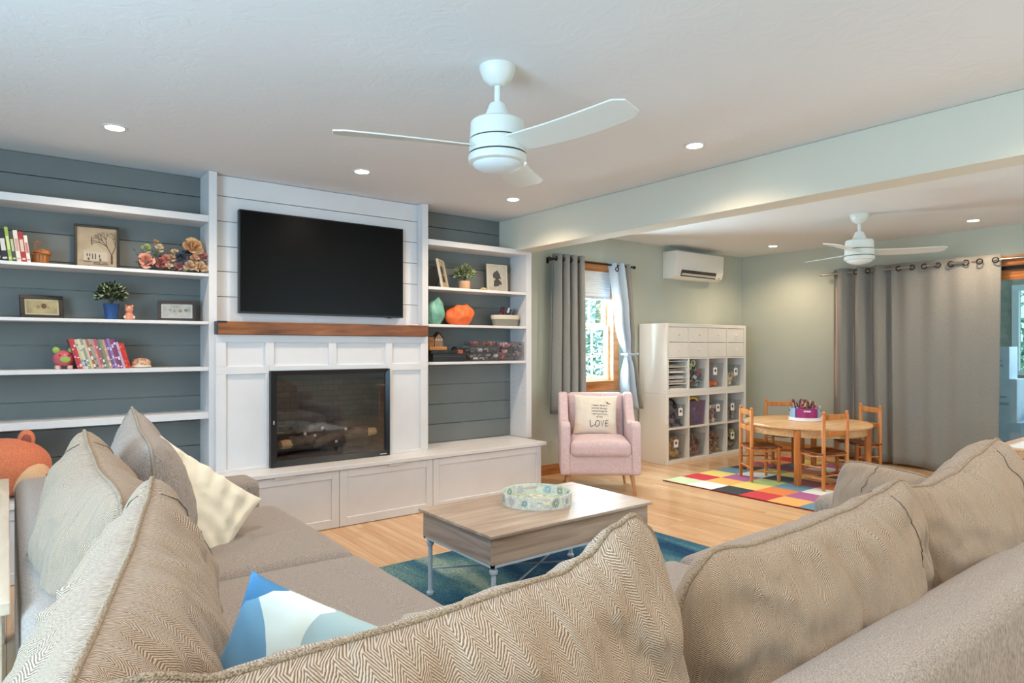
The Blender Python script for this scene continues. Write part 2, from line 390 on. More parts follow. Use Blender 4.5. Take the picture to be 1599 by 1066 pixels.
# ------------------------------------------------------------------ window with frame, sashes, blind
WINF = plain('vinyl_window_white', (238, 242, 244), .35)
GLASS = clear('window_glass', (236, 246, 248), .08, .02)
def back_window():
    x0, x1, z0, z1 = WIN
    w1 = tag(MB().box(x0-.075, x0, YB-.02, YB, z0-.09, z1+.085).box(x1, x1+.075, YB-.02, YB, z0-.09, z1+.085)
             .box(x0, x1, YB-.02, YB, z1, z1+.085).box(x0, x1, YB-.022, YB, z0-.09, z0).build('window_1', OAK, bevel=.004), kind='structure')
    MB().box(x0, x0+.016, YB-.018, YB+.13, z0, z1).box(x1-.016, x1, YB-.018, YB+.13, z0, z1).box(x0, x1, YB-.018, YB+.13, z1-.016, z1).box(x0, x1, YB-.03, YB+.13, z0, z0+.018).build('jamb_lining', OAK, w1, bevel=.002)
    def sash(a, b, y, mid):
        f = MB().box(x0+.016, x0+.06, y, y+.035, a, b).box(x1-.06, x1-.016, y, y+.035, a, b).box(x0+.06, x1-.06, y, y+.035, a, a+.045).box(x0+.06, x1-.06, y, y+.035, b-.04, b).build('sash', WINF, w1, bevel=.003)
        cx = (x0+x1)/2
        MB().box(cx-.008, cx+.008, y+.008, y+.024, a+.045, b-.04).box(x0+.06, x1-.06, y+.008, y+.024, mid-.008, mid+.008).build('muntin', WINF, f)
        MB().box(x0+.055, x1-.055, y+.014, y+.018, a+.04, b-.035).build('pane', GLASS, f)
    sash(z0+.018, 1.51, YB+.05, 1.20); sash(1.49, z1-.016, YB+.09, 1.80)
    bl = thing('cellular_shade', 'white cellular shade lowered over the top of the window', 'window shade', ((x0+x1)/2, YB+.03, 1.79))
    hw = (x1-x0)/2-.02; mb = MB(); n = 13
    for i in range(n):
        za, zb = .03+i*.255/n, .03+(i+1)*.255/n
        mb.prism([(-.012, za), (0, (za+zb)/2-.004), (-.012, zb), (.012, zb), (.020, (za+zb)/2), (.012, za)], -hw, hw)
    mb.build('pleats', plain('shade_cloth', (236, 240, 242), .9), bl)
    MB().box(-hw, hw, -.016, .016, 0, .03).build('bottom_rail', plain('shade_rail', (176, 184, 188), .5), bl, bevel=.003)
    MB().box(-hw, hw, -.02, .02, .285, .305).build('head_rail', WINF, bl, bevel=.003)
back_window()
def side_window(name, x0, x1, y0, y1, z0, z1):
    """window outside the picture: frame, mullions and panes in a wall opening"""
    mb = MB(); gl = MB()
    if x1-x0 < y1-y0:
        for y in (y0, (2*y0+y1)/3, (y0+2*y1)/3, y1): mb.box(x0, x1, y-.03, y+.03, z0, z1)
        mb.box(x0, x1, y0, y1, z0, z0+.05).box(x0, x1, y0, y1, z1-.05, z1)
        gl.box((x0+x1)/2-.002, (x0+x1)/2+.002, y0, y1, z0, z1)
    else:
        for x in (x0, (2*x0+x1)/3, (x0+2*x1)/3, x1): mb.box(x-.03, x+.03, y0, y1, z0, z1)
        mb.box(x0, x1, y0, y1, z0, z0+.05).box(x0, x1, y0, y1, z1-.05, z1)
        gl.box(x0, x1, (y0+y1)/2-.002, (y0+y1)/2+.002, z0, z1)
    o = struct(mb.build(name, WINF)); gl.build('pane', GLASS, o)
side_window('window_2', XL-.05, XL-.01, -.3, 2.1, .85, 2.15)
side_window('added_rear_window', 3.1, 6.1, YF-.05, YF-.01, .85, 2.15)  # made-up window, put in for the rear fill light

# ------------------------------------------------------------------ built-in wall: bench, cabinets, bookcases, surround, fireplace, mantel, television
BZ = .44
tag(MB().box(-1.35, 3.775, 4.365, 4.905, BZ-.03, BZ).build('bench_top', WHITE, bevel=.004), 'long white bench top running below the shelves and fireplace', 'bench top')
def base_cab(x0, x1, label, pull=None):
    cx = (x0+x1)/2; h = (x1-x0)/2; yf = 4.39
    t = thing('base_cabinet', label, 'cabinet', (cx, yf, 0), 0, 'white base cabinets under the bench')
    MB().box(-h+.001, h-.001, .024, .5, .0, BZ-.032).build('body', WHITE, t)
    d = MB()
    a, b, z0, z1 = -h+.002, h-.002, .004, BZ-.036
    d.box(a, a+.055, 0, .022, z0, z1).box(b-.055, b, 0, .022, z0, z1).box(a+.055, b-.055, 0, .022, z0, z0+.06).box(a+.055, b-.055, 0, .022, z1-.055, z1).box(a+.05, b-.05, .012, .0235, z0+.05, z1-.05)
    do = d.build('door', WHITE, t, bevel=.002, seg=1)
    if pull is not None:
        p0, p1 = pull
        MB().box(p0-cx, p1-cx, -.012, .02, z1+.0005, z1+.0035).box(p0-cx, p1-cx, -.014, -.011, z1-.010, z1+.0035).build('edge_pull', BRASSY, do)
base_cab(2.625, 3.735, 'wide white shaker cabinet front nearest the pink armchair')
base_cab(1.86, 2.625, 'white shaker cabinet under the right half of the fireplace', (2.24, 2.37))
base_cab(1.085, 1.86, 'white shaker cabinet partly hidden by the grey sofa arm', (1.40, 1.54))
base_cab(.31, 1.085, 'white shaker cabinet under the shelves behind the sofa')
base_cab(-.465, .31, 'white shaker cabinet under the bench below the orange plush')
base_cab(-1.35, -.465, 'white shaker cabinet at the left end of the bench')

def bookcase(name, label, uprights, x0, x1, shelves):
    t = thing(name, label, 'bookcase', ((x0+x1)/2, 4.78, BZ)); cx = (x0+x1)/2
    for a, b, zt in uprights: MB().box(a-cx, b-cx, 4.657-4.78, 4.906-4.78, .001, zt-BZ).build('upright', WHITE, t, bevel=.002, seg=1)
    for zt, th in shelves: MB().box(x0-cx+.001, x1-cx-.001, 4.655-4.78, 4.906-4.78, zt-th-BZ, zt-BZ).build('shelf', WHITE, t, bevel=.002, seg=1)
    return t
lb = bookcase('built_in_bookcase', 'white built-in shelves on grey boards left of the television', [(1.06, 1.111, ZC-.002), (-1.35, -1.30, ZC-.002)], -1.30, 1.06,
              [(2.155, .045), (1.767, .02), (1.449, .02), (1.146, .026), (.846, .043)])
rb = bookcase('built_in_bookcase', 'white built-in shelves on grey boards right of the television', [(2.684, 2.74, ZC-.002), (3.782, 3.842, 2.153)], 2.74, 3.782,
              [(2.17, .047), (1.780, .024), (1.468, .022), (1.153, .022)])
# shelf-pin holes on the inner face of the right upright
pin = MB()
for yy in (4.71, 4.85):
    z = .75
    while z < 1.1: pin.box(3.7815-3.261, 3.7825-3.261, yy-.003-4.78, yy+.003-4.78, z-.003-BZ, z+.003-BZ); z += .05
tag(pin.build('pin_holes', DARKSEAM, rb), kind='stuff')
vent = MB()
for i in range(34): vent.box(2.80+i*.022, 2.806+i*.022, 4.60, 4.606, BZ, BZ+.0006)
tag(vent.build('vent_holes', DARKSEAM, bpy.data.objects['bench_top']), kind='stuff')

def surround():
    x0, x1, yf, z0, z1 = 1.09, 2.70, 4.60, BZ, 1.362
    t = thing('fireplace_surround', 'white panelled fireplace surround below the wooden mantel', 'fireplace surround', (1.895, yf, z0))
    o = Vector((1.895, yf, z0))
    P = [(1.155, 1.41, 1.147, 1.31), (1.47, 1.866, 1.147, 1.31), (1.925, 2.327, 1.147, 1.31), (2.384, 2.638, 1.147, 1.31),
         (1.153, 1.413, .458, 1.095), (2.384, 2.638, .458, 1.095)]
    fx0, fx1, fz1 = 1.437, 2.347, 1.112
    # stiles and rails round the recessed panels
    def bar(name, a, b, c, d): MB().box(a-o.x, b-o.x, 0, .02, c-o.z, d-o.z).build(name, WHITE, t, bevel=.002, seg=1)
    bar('rail', x0, x1, 1.31, z1); 
    bar('rail', x0, fx0-.0, 1.095, 1.147); bar('rail', fx1, x1, 1.095, 1.147); bar('rail', fx0, fx1, fz1, 1.147)
    bar('rail', x0, 1.437, z0, .458); bar('rail', fx1, x1, z0, .458)
    bar('stile', x0, 1.155, .458, 1.095); bar('stile', 1.413, fx0, .458, 1.095); bar('stile', fx1, 2.384, .458, 1.095); bar('stile', 2.638, x1, .458, 1.095)
    for a, b in ((x0, 1.155), (1.41, 1.47), (1.866, 1.925), (2.327, 2.384), (2.638, x1)): bar('stile', a, b, 1.147, 1.31)
    for a, b, c, d in P: MB().box(a-.01-o.x, b+.01-o.x, .016, .024, c-.01-o.z, d+.01-o.z).build('panel', WHITE, t)
    MB().box(x0-o.x, fx0-o.x, .0241, .054, 0, z1-o.z).box(fx1-o.x, x1-o.x, .0241, .054, 0, z1-o.z).box(fx0-o.x, fx1-o.x, .0241, .054, fz1-o.z, z1-o.z).build('backing', WHITE, t)
surround()
MANTEL = wood('stained_pine_mantel', [(.28, (78, 42, 18)), (.5, (128, 74, 34)), (.72, (158, 98, 48))], (3, 22, 22), .38)
def mantel():
    t = thing('mantel_beam', 'brown stained wooden mantel beam under the television', 'mantel', (1.892, 4.655, 1.363))
    MB().box(-.797, .797, -.085, .08, 0, .087).build('beam', MANTEL, t, bevel=.004)
    MB().box(-.800, -.797, -.086, .08, .001, .088).box(-.80, -.74, -.088, -.085, .078, .089).build('metal_strap', BLACK, t)
    MB().lathe([(.001, 0), (.04, 0), (.045, .004), (.04, .010), (.001, .012)], (.70, -.02, .087), 20).build('white_puck', WHITE, t, True)
mantel()
def fireplace():
    x0, x1, z0, z1, yf = 1.437, 2.345, BZ+.002, 1.111, 4.567
    t = thing('fireplace_insert', 'black electric fireplace insert with glass front and logs', 'fireplace', (1.891, yf, z0)); ox, oz = 1.891, z0
    BZL = plain('fireplace_bezel', (46, 50, 54), .32, .6)
    a, b, c, d = x0-ox, x1-ox, 0, z1-z0; iw = .048
    def quad(p): return MB().add(p, [(0, 1, 2, 3), (4, 7, 6, 5), (0, 4, 5, 1), (1, 5, 6, 2), (2, 6, 7, 3), (3, 7, 4, 0)])
    def bez(o0, o1, i1, i0):   # outer edge stands proud, inner edge set back
        pts = [(p[0], p[1], p[2]) for p in (o0, o1, i1, i0)]+[(p[0], p[1]+.03, p[2]) for p in (o0, o1, i1, i0)]
        quad(pts).build('bezel', BZL, t)
    O = [(a, 0, c), (b, 0, c), (b, 0, d), (a, 0, d)]; I = [(a+iw, .02, c+.04), (b-iw*.6, .02, c+.04), (b-iw*.6, .02, d-.03), (a+iw, .02, d-.03)]
    for i in range(4): bez(O[i], O[(i+1) % 4], I[(i+1) % 4], I[i])
    inner = (a+.03, b-.02, .03, d-.02)
    fb = MB(); yb = .315
    fb.box(inner[0], inner[1], yb, yb+.01, inner[2], inner[3]).box(inner[0]-.01, inner[0], .035, yb+.01, inner[2], inner[3]).box(inner[1], inner[1]+.01, .035, yb+.01, inner[2], inner[3]).box(inner[0], inner[1], .035, yb+.01, inner[3], inner[3]+.01).box(inner[0], inner[1], .035, yb+.01, inner[2]-.01, inner[2])
    m, nt, bs = base('firebrick_panel'); bs.inputs['Roughness'].default_value = .7
    br = nd(nt, 'ShaderNodeTexBrick'); br.inputs['Scale'].default_value = 6; br.inputs['Color1'].default_value = lin((112, 96, 88)); br.inputs['Color2'].default_value = lin((90, 78, 74)); br.inputs['Mortar'].default_value = lin((60, 54, 52)); br.inputs['Mortar Size'].default_value = .012
    tc = nd(nt, 'ShaderNodeTexCoord'); mp = nd(nt, 'ShaderNodeMapping'); mp.inputs['Rotation'].default_value = (PI/2, 0, 0); nt.links.new(tc.outputs['Object'], mp.inputs[0]); nt.links.new(mp.outputs[0], br.inputs[0]); nt.links.new(br.outputs[0], bs.inputs['Base Color'])
    fb.build('firebox', m, t)
    MB().box(a+iw, b-.03, .03, .05, d-.075, d-.03).build('louvre', BLACK, t)
    MB().box(a+iw-.004, b-.025, .027, .030, .038, d-.03).build('glass', clear('smoked_glass', (236, 236, 238), .075, .015), t)
    LOG = wood('charred_log', [(.3, (52, 44, 40)), (.6, (104, 90, 80)), (.8, (140, 122, 108))], (10, 10, 10), .9, .9)
    END = wood('split_log_face', [(.3, (196, 150, 96)), (.7, (232, 196, 142))], (4, 20, 20), .8)
    lg = random.Random(3)
    for p, q, r in (((-.28, .15, .14), (.02, .19, .17), .045), ((-.05, .20, .16), (.32, .13, .17), .045), ((-.22, .22, .22), (.22, .22, .235), .05), ((-.1, .12, .12), (.16, .14, .2), .035), ((-.18, .15, .2), (-.02, .2, .26), .03)):
        pts = []
        for i in range(9):
            f = i/8; v = Vector(p).lerp(Vector(q), f); v += Vector((0, lg.uniform(-.008, .008), lg.uniform(-.012, .012))); pts.append(v)
        MB().tube(pts, [r*lg.uniform(.8, 1.15) for _ in pts], 10).build('log', LOG, t, True)
    for c0, s in (((-.30, .13, .135), .05), ((.34, .12, .175), .045)):
        MB().tube([(c0[0]-s, c0[1]-.01, c0[2]), (c0[0]-s*.3, c0[1]-.004, c0[2]+.003), (c0[0]+s, c0[1]+.01, c0[2]+.002)], [.03, .034, .031], 9).build('log_end', END, t, True)
    MB().lathe([(.02, 0), (.33, 0), (.31, .02), (.02, .035)], (0, .17, .035), 30, M=Matrix.Diagonal((1, .4, 1, 1)) @ T(0, .24, 0)).build('ember_bed', plain('ember_bed', (44, 46, 50), .9, bmp=1, bs=60), t, True)
    em = MB()
    for c0 in ((-.17, .12, .20), (-.10, .11, .185), (-.04, .12, .235), (.14, .11, .215), (.06, .1, .13)): em.sphere(c0, .012, .006, .012, 8, 6)
    tag(em.build('pale_knots', plain('pale_knots', (214, 206, 196), .6), t, True), kind='stuff')
    MB().box(b-.085, b-.03, -.002, 0, .012, .018).build('badge', BRASSY, t)
    MB().box(a+.018, a+.024, -.001, .004, .30, .325).build('latch', BRASSY, t)
fireplace()
def tv():
    t = thing('television', 'large flat black television mounted above the mantel', 'television', (1.892, 4.685, 1.513))
    MB().box(-.632, .632, .0, .048, 0, .716).build('casing', plain('tv_casing', (40, 42, 45), .35, .3), t, bevel=.003)
    MB().box(-.624, .624, -.002, .001, .012, .708).build('screen', plain('tv_screen', (8, 8, 9), .28, spec=.14), t)
    MB().box(.50, .525, .0, .02, -.008, 0).build('sensor_bump', BLACK, t)
tv()
pl = thing('wall_plate', 'flat white cable cover plate just under the television', 'wall plate', (1.87, 4.7345, 1.46))
MB().box(-.06, .06, -.004, .0, 0, .035).build('plate', WHITE, pl, bevel=.0015)
MB().box(-.05, .05, -.006, -.004, .006, .012).box(-.05, .05, -.006, -.004, .022, .028).build('ridge', WHITE, pl)

# ------------------------------------------------------------------ ceiling fans
FANW = plain('fan_white', (224, 228, 222), .35)
def fan(label, x, y, drop, angs, zb):
    t = thing('ceiling_fan', label, 'ceiling fan', (x, y, ZC), 0, 'white three-blade ceiling fans')
    MB().lathe([(.076, 0), (.076, -.012), (.060, -.055), (.034, -.075), (.028, -.08), (.02, -.08)], n=28).build('canopy', FANW, t, True)
    MB().lathe([(.014, -.07), (.014, -.19)], n=14).build('downrod', FANW, t, True)
    MB().lathe([(.018, -.15), (.034, -.155), (.058, -.215), (.060, -.225), (.105, -.228), (.113, -.236), (.117, -.305)], n=32).build('motor_housing', FANW, t, True)
    MB().lathe([(.108, -.305), (.108, -.311), (.119, -.311), (.121, -.365), (.11, -.366), (.11, -.372)], n=32).build('blade_hub', FANW, t, True)
    MB().lathe([(.1145, -.3045), (.1165, -.3065), (.1165, -.3105), (.1145, -.3115)], n=32).build('shadow_gap', BLACK, t, True)
    MB().lathe([(.112, -.365), (.1205, -.367), (.1205, -.3715), (.112, -.3725)], n=32).build('shadow_gap', BLACK, t, True)
    MB().lathe([(.122, -.372), (.124, -.378), (.122, -.402), (.108, -.408)], n=32).build('light_ring', FANW, t, True)
    MB().lathe([(.108, -.402), (.100, -.418), (.075, -.432), (.04, -.44), (.001, -.442)], n=32).build('light_dome', plain('frosted_dome', (226, 236, 240), .5), t, True)
    for a in angs:
        mb = MB(); n = 14; vs = []; fs = []
        for i in range(n+1):
            f = i/n; r = .085+f*.585
            wd = .060+.012*math.sin(f*PI*.8)+.004*f
            if f > .92: wd *= math.sqrt(max(.12, 1-((f-.92)/.08)**2*.6))
            tilt = -(rad(15)-rad(5)*f); z = .006*f
            off = .018*math.sin(f*PI)
            for sgn, dz in ((-1, .003), (1, .003), (1, -.003), (-1, -.003)):
                yy = sgn*wd+off; vs.append((r, yy*math.cos(tilt), z+yy*math.sin(tilt)+dz))
        for i in range(n):
            for j in range(4): fs.append((i*4+j, i*4+(j+1) % 4, i*4+4+(j+1) % 4, i*4+4+j))
        fs += [(0, 1, 2, 3), (n*4+3, n*4+2, n*4+1, n*4)]
        o = mb.add(vs, fs).build('blade', FANW, t, False, bevel=.0015, seg=1); o.location = (0, 0, zb-ZC); o.rotation_euler = (0, 0, rad(a))
fan('near white ceiling fan with three blades above the coffee table', 1.63, 2.2, 0, (-82, 38, 158), 2.118)
fan('far white ceiling fan with three blades beyond the beam', 5.99, 2.68, 0, (65, 185, 305), 2.118)

# ------------------------------------------------------------------ air conditioner
def ac():
    t = thing('air_conditioner', 'white wall-mounted mini split air conditioner above the storage cubes', 'air conditioner', (6.5, YB, 2.075))
    prof = [(-.001, 0), (-.13, 0), (-.185, .03), (-.205, .10), (-.21, .31), (-.001, .315)]
    MB().prism(prof, -.455, .455).build('body', plain('ac_white', (236, 234, 226), .25), t, True, bevel=.008)
    MB().prism([(-.186, .026), (-.206, .095), (-.212, .095), (-.192, .022)], -.36, .30).build('outlet_recess', plain('ac_outlet', (70, 66, 60), .6), t)
    for k in range(2): MB().prism([(-.196+k*.012, .035+k*.028), (-.216+k*.008, .056+k*.024), (-.213+k*.008, .058+k*.024), (-.192+k*.012, .037+k*.028)], -.355, .295).build('louver', plain('ac_louver', (206, 200, 190), .4), t)
    MB().box(.34, .37, -.2115, -.209, .03, .04).box(.385, .40, -.2115, -.209, .05, .055).build('indicator', plain('ac_ind', (150, 150, 146), .4), t)
    MB().tube([(.36, -.08, 0), (.362, -.082, -.035)], .004, 6).build('drain_stub', WHITE, t)
ac()

# ------------------------------------------------------------------ rugs
def blue_rug():
    m, nt, b = base('blue_abstract_pile'); b.inputs['Roughness'].default_value = .95; b.inputs['Specular IOR Level'].default_value = .1
    co = coords(nt, (1.6, .35, 1), jitter=False)
    n = nd(nt, 'ShaderNodeTexNoise'); n.inputs['Scale'].default_value = 1.5; n.inputs['Detail'].default_value = 5; n.inputs['Distortion'].default_value = .5; nt.links.new(co, n.inputs['Vector'])
    f = nd(nt, 'ShaderNodeTexNoise'); f.inputs['Scale'].default_value = 130; nt.links.new(coords(nt, jitter=False), f.inputs['Vector'])
    ma = nd(nt, 'ShaderNodeMath', operation='MULTIPLY_ADD'); nt.links.new(f.outputs[0], ma.inputs[0]); ma.inputs[1].default_value = .26; 
    sb = nd(nt, 'ShaderNodeMath', operation='SUBTRACT'); nt.links.new(n.outputs[0], sb.inputs[0]); sb.inputs[1].default_value = .13; nt.links.new(sb.outputs[0], ma.inputs[2])
    nt.links.new(ramp(nt, ma.outputs[0], [(.25, (22, 46, 78)), (.42, (30, 66, 100)), (.52, (56, 104, 128)), (.6, (92, 132, 140)), (.66, (160, 182, 172)), (.74, (64, 110, 128))]), b.inputs['Base Color'])
    bump(nt, b, f.outputs[0], .8, .01)
    t = thing('area_rug', 'blue and teal abstract area rug under the coffee table', 'rug', (2.33, 2.66, 0))
    MB().box(-1.19, 1.19, -.77, .77, 0.0005, .012).build('pile', m, t, bevel=.004)
    MB().box(-1.195, 1.195, -.775, .775, 0.0003, .004).build('binding', plain('rug_binding', (40, 66, 84), .9), t)
blue_rug()
def kids_rug():
    G, Wt, K, Rr, A, Yl, O, P, B, DR = (168, 186, 110), (226, 222, 214), (34, 34, 36), (196, 30, 40), (236, 166, 84), (226, 196, 104), (226, 124, 44), (168, 84, 132), (94, 134, 154), (140, 34, 44)
    cols = [[(198, 208, 166), Wt, K, Rr, A, B], [Rr, A, Yl, O, P, B], [Yl, P, G, B, Wt, K], [B, Wt, K, DR, O, P], [K, G, Yl, A, P, Rr], [P, DR, O, K, G, Wt], [A, B, Wt, Rr, Yl, (176, 84, 92)], [Rr, Yl, P, B, (176, 84, 92), (150, 158, 62)]]
    t = thing('checkered_rug', 'multicoloured checkered play rug under the kids table', 'rug', (6.02, 3.22, 0))
    s = .267; mats = {}; mb = MB(); ms = []
    for i in range(8):
        for j in range(6):
            c = cols[i][j]
            if c not in mats:
                mats[c] = len(ms); ms.append(fabric('rug_pile_%d' % len(ms), tuple(int(v*.92) for v in c), tuple(min(255, int(v*1.06)) for v in c), (240, 240, 240), .95, .5))
            mb.cur = mats[c]
            mb.box(-1.068+i*s, -1.068+(i+1)*s-.001, .801-(j+1)*s, .801-j*s-.001, .001, .012)
    mb.build('pile', ms, t)
    MB().box(-1.074, 1.074, -.807, .807, .0005, .0095).build('binding', plain('rug_red_binding', (118, 34, 30), .9), t)
kids_rug()

# ------------------------------------------------------------------ sectional sofa
def sofa():
    t = thing('sectional_sofa', 'large taupe sectional sofa with loose back cushions', 'sofa', (0, 0, 0))
    # left run
    MB().soft(.08, 1.60, .33, .05, (.105, 2.08, .36), seg=6).build('back_rail', LINEN, t, 'all')
    MB().soft(1.62, .085, .33, .05, (1.635, .57, .36), seg=6).build('back_rail', LINEN, t, 'all')
    MB().soft(.50, 1.46, .125, .03, (.60, 2.14, .185), seg=3).build('base_frame', LINEN, t, 'all')
    MB().soft(1.60, .46, .125, .03, (1.655, 1.13, .184), seg=3).build('base_frame', LINEN, t, 'all')
    MB().soft(.43, .105, .265, .06, (.615, 3.565, .335), seg=5).build('arm', LINEN, t, 'all')
    MB().soft(.105, .50, .25, .06, (3.16, 1.10, .32), seg=5).build('arm', LINEN, t, 'all')
    for yc, hy in ((2.945, .505), (1.93, .505)):
        MB().soft(.46, hy-.004, .075, .05, (.655, yc, .385), puff=.035, seg=7).build('seat_cushion', LINEN, t, 'all')
    MB().soft(.455, .385, .075, .05, (.655, 1.035, .385), puff=.03, seg=7).build('seat_cushion', LINEN, t, 'all')
    for xc, hx in ((1.585, .465), (2.555, .49)):
        MB().soft(hx, .485, .075, .05, (xc, 1.145, .385), puff=.035, seg=7).build('seat_cushion', LINEN, t, 'all')
    # seam lines along the back rails
    MB().tube([(1.1+i*.2, .4855+.004, .655) for i in range(11)], .0016, 6).build('seam', DARKSEAM, t)
    for x, y in ((.08, .55), (.08, 3.6), (1.02, 3.6), (3.2, .55), (3.2, 1.52), (1.05, 1.5), (2.1, 1.52)):
        MB().lathe([(.02, 0), (.026, .06)], (x, y, .0128 if (x > 1.14 and y > 1.4 and x < 3.4 and False) else 0), 12).build('leg', plain('dark_leg', (46, 34, 26), .5), t)
sofa()

def pillow_fn(W, H, Tk, pinch=.05, ear=.0, topf=None, wr=.006, seed=0, sag=.25, bow=0, flat=2.4, rnd=0, flare=0):
    def f(u, v, s):
        X = W/2*(u-pinch*u*abs(u)*(1-v*v)); z = v-pinch*v*abs(v)*(1-u*u)
        if rnd:
            X *= math.sqrt(1-rnd*abs(v)**6*.5*abs(u)**2); z *= math.sqrt(1-rnd*abs(u)**6*.5*abs(v)**2)
        X *= 1+flare*(1-v)/2
        k = (abs(u)*abs(v))**5*ear
        X += math.copysign(k*W*.5, u) if u else 0
        Z = H/2*(1+z)+(math.copysign(k*H*.5, v) if v else 0)
        if topf: Z += topf(u)*((v+1)/2)**1.6
        e = max(0, (1-abs(u)**flat)*(1-abs(v)**flat))
        t = Tk*e**.5*(1-sag*v)
        if e > 0 and wr:
            q = noise.noise((X*3.1+seed*7.3, Z*2.3, s*3.7+seed))
            q2 = noise.noise((X*9+seed, Z*4, s*5.1-seed*2.2))
            fold = math.sin(u*19+q*7+seed)*math.exp(-(1-v)*1.7)+.7*math.sin((u*.5+v)*13+q2*5+seed)*math.exp(-(1-abs(u))*1.6)
            fine = noise.noise((X*26+seed, Z*9, s*2.1+seed*3))
            fold2 = (1-abs(math.sin(u*15+q2*4+seed*2+v*2)))**3*math.exp(-(1-v)*1.1)+.6*(1-abs(math.sin(u*27+q*6-v*3+seed)))**4*math.exp(-(1-v)*1.5)
            t += (wr*1.6*q+wr*.9*q2+wr*.8*fold+wr*1.15*fold2+wr*.35*fine)*min(1, e*3.0)
        return Vector((X, s*t+bow*(1-u*u)+0.0, Z))
    return f
def cushion(name, label, W, H, Tk, loc, rz, lean, m, pm=None, group=None, n=44, mm=36, pipe=.0056, seams=(), tilt=0, cat='cushion', **kw):
    f = pillow_fn(W, H, Tk, **kw)
    vs, fs, uv, idx = [], [], [], {}
    us = [math.sin((-1+2*i/n)*PI/2)*.45+(-1+2*i/n)*.55 for i in range(n+1)]
    vv = [math.sin((-1+2*j/mm)*PI/2)*.45+(-1+2*j/mm)*.55 for j in range(mm+1)]
    for s in (1, -1):
        for j, v in enumerate(vv):
            for i, u in enumerate(us):
                rim = i in (0, n) or j in (0, mm)
                key = (i, j, 0 if rim else s)
                if key not in idx:
                    idx[key] = len(vs); vs.append(f(u, v, s)); uv.append((W/2*u+5+(0 if s > 0 else .017), H/2*v+5))
        for j in range(mm):
            for i in range(n):
                q = [idx[(a, b, 0 if (a in (0, n) or b in (0, mm)) else s)] for a, b in ((i, j), (i+1, j), (i+1, j+1), (i, j+1))]
                fs.append(tuple(q) if s < 0 else tuple(reversed(q)))
    me = bpy.data.meshes.new(name); me.from_pydata([tuple(p) for p in vs], [], fs); me.materials.append(m)
    ul = me.uv_layers.new(name='UVMap'); 
    for lp in me.loops: ul.data[lp.index].uv = uv[lp.vertex_index]
    me.polygons.foreach_set('use_smooth', [True]*len(me.polygons)); me.update()
    o = bpy.data.objects.new(name, me); C.objects.link(o)
    o.matrix_world = T(*loc) @ R(rz) @ R(lean, 'X') @ R(tilt, 'Y')
    tag(o, label, cat, group)
    if pm:
        per = [f(u, 1, 1) for u in us]+[f(1, v, 1) for v in reversed(vv[:-1])]+[f(u, -1, 1) for u in reversed(us[:-1])]+[f(-1, v, 1) for v in vv[1:-1]]
        MB().tube(per, pipe, 7, closed=True).build('piping', pm, o, 'all')
    for (u0, va, vb, s) in seams:
        MB().tube([f(u0+.02*math.sin(k), va+(vb-va)*k/14, s)+Vector((0, s*.0012, 0)) for k in range(15)], .0013, 5).build('corner_seam', DARKSEAM, o, 'all')
    return o, f
def interp(pts):
    def g(u):
        for (a, x), (b, y) in zip(pts, pts[1:]):
            if u <= b:
                k = (u-a)/(b-a); k = k*k*(3-2*k); return x+(y-x)*k
        return pts[-1][1]
    return g
BK = 'herringbone back cushions of the sectional'
# near run, seen from behind; local +Y (front) = world +y
cushion('back_cushion', 'brown herringbone back cushion in the centre foreground, nearest the camera', 1.0, .50, .15, (.43, .79, .455), 0, rad(2), HERR, ROPE, BK, n=72, mm=56, pinch=-.03, ear=.0, rnd=.16, flare=.12,
        topf=interp([(-1, .0), (-.66, -.024), (-.48, -.05), (0, -.053), (.54, -.042), (.66, -.025), (.8, .018), (.9, .034), (1, .01)]), wr=0.0160, seed=1.3, seams=((.8, .45, .98, 1),))
cushion('back_cushion', 'herringbone back cushion slumped on the near sofa, middle of three', .96, .45, .16, (1.52, .80, .455), rad(-2), rad(4), HERR, ROPE, BK, n=60, mm=44, pinch=-.03, ear=.0, rnd=.25, flare=.04,
        topf=interp([(-1, -.05), (-.87, -.03), (-.54, -.05), (-.2, -.048), (.25, -.036), (.6, -.01), (.9, .02), (1, .01)]), wr=0.0169, seed=2.9, seams=((.62, .25, .98, -1), (.62, .3, .98, 1)))
cushion('back_cushion', 'herringbone back cushion with pointed top at the right picture edge', .98, .47, .16, (2.46, .78, .455), rad(-3), rad(4), HERR, ROPE, BK, n=52, mm=40, pinch=-.02, ear=.0, rnd=.2,
        topf=interp([(-1, -.035), (-.6, -.057), (-.28, -.042), (.06, .0), (.39, .04), (.6, -.015), (.88, -.09), (1, -.12)]), wr=0.0120, seed=4.4, seams=((.2, .3, .98, -1),))
cushion('back_cushion', 'small part of a bluish herringbone cushion peeking up behind the slumped one', .44, .36, .11, (2.66, 1.13, .45), rad(70), rad(10), HERR, ROPE, BK, n=36, mm=28, pinch=-.02, rnd=.3, wr=.008, seed=6.1, seams=((.1, .4, .98, 1),))
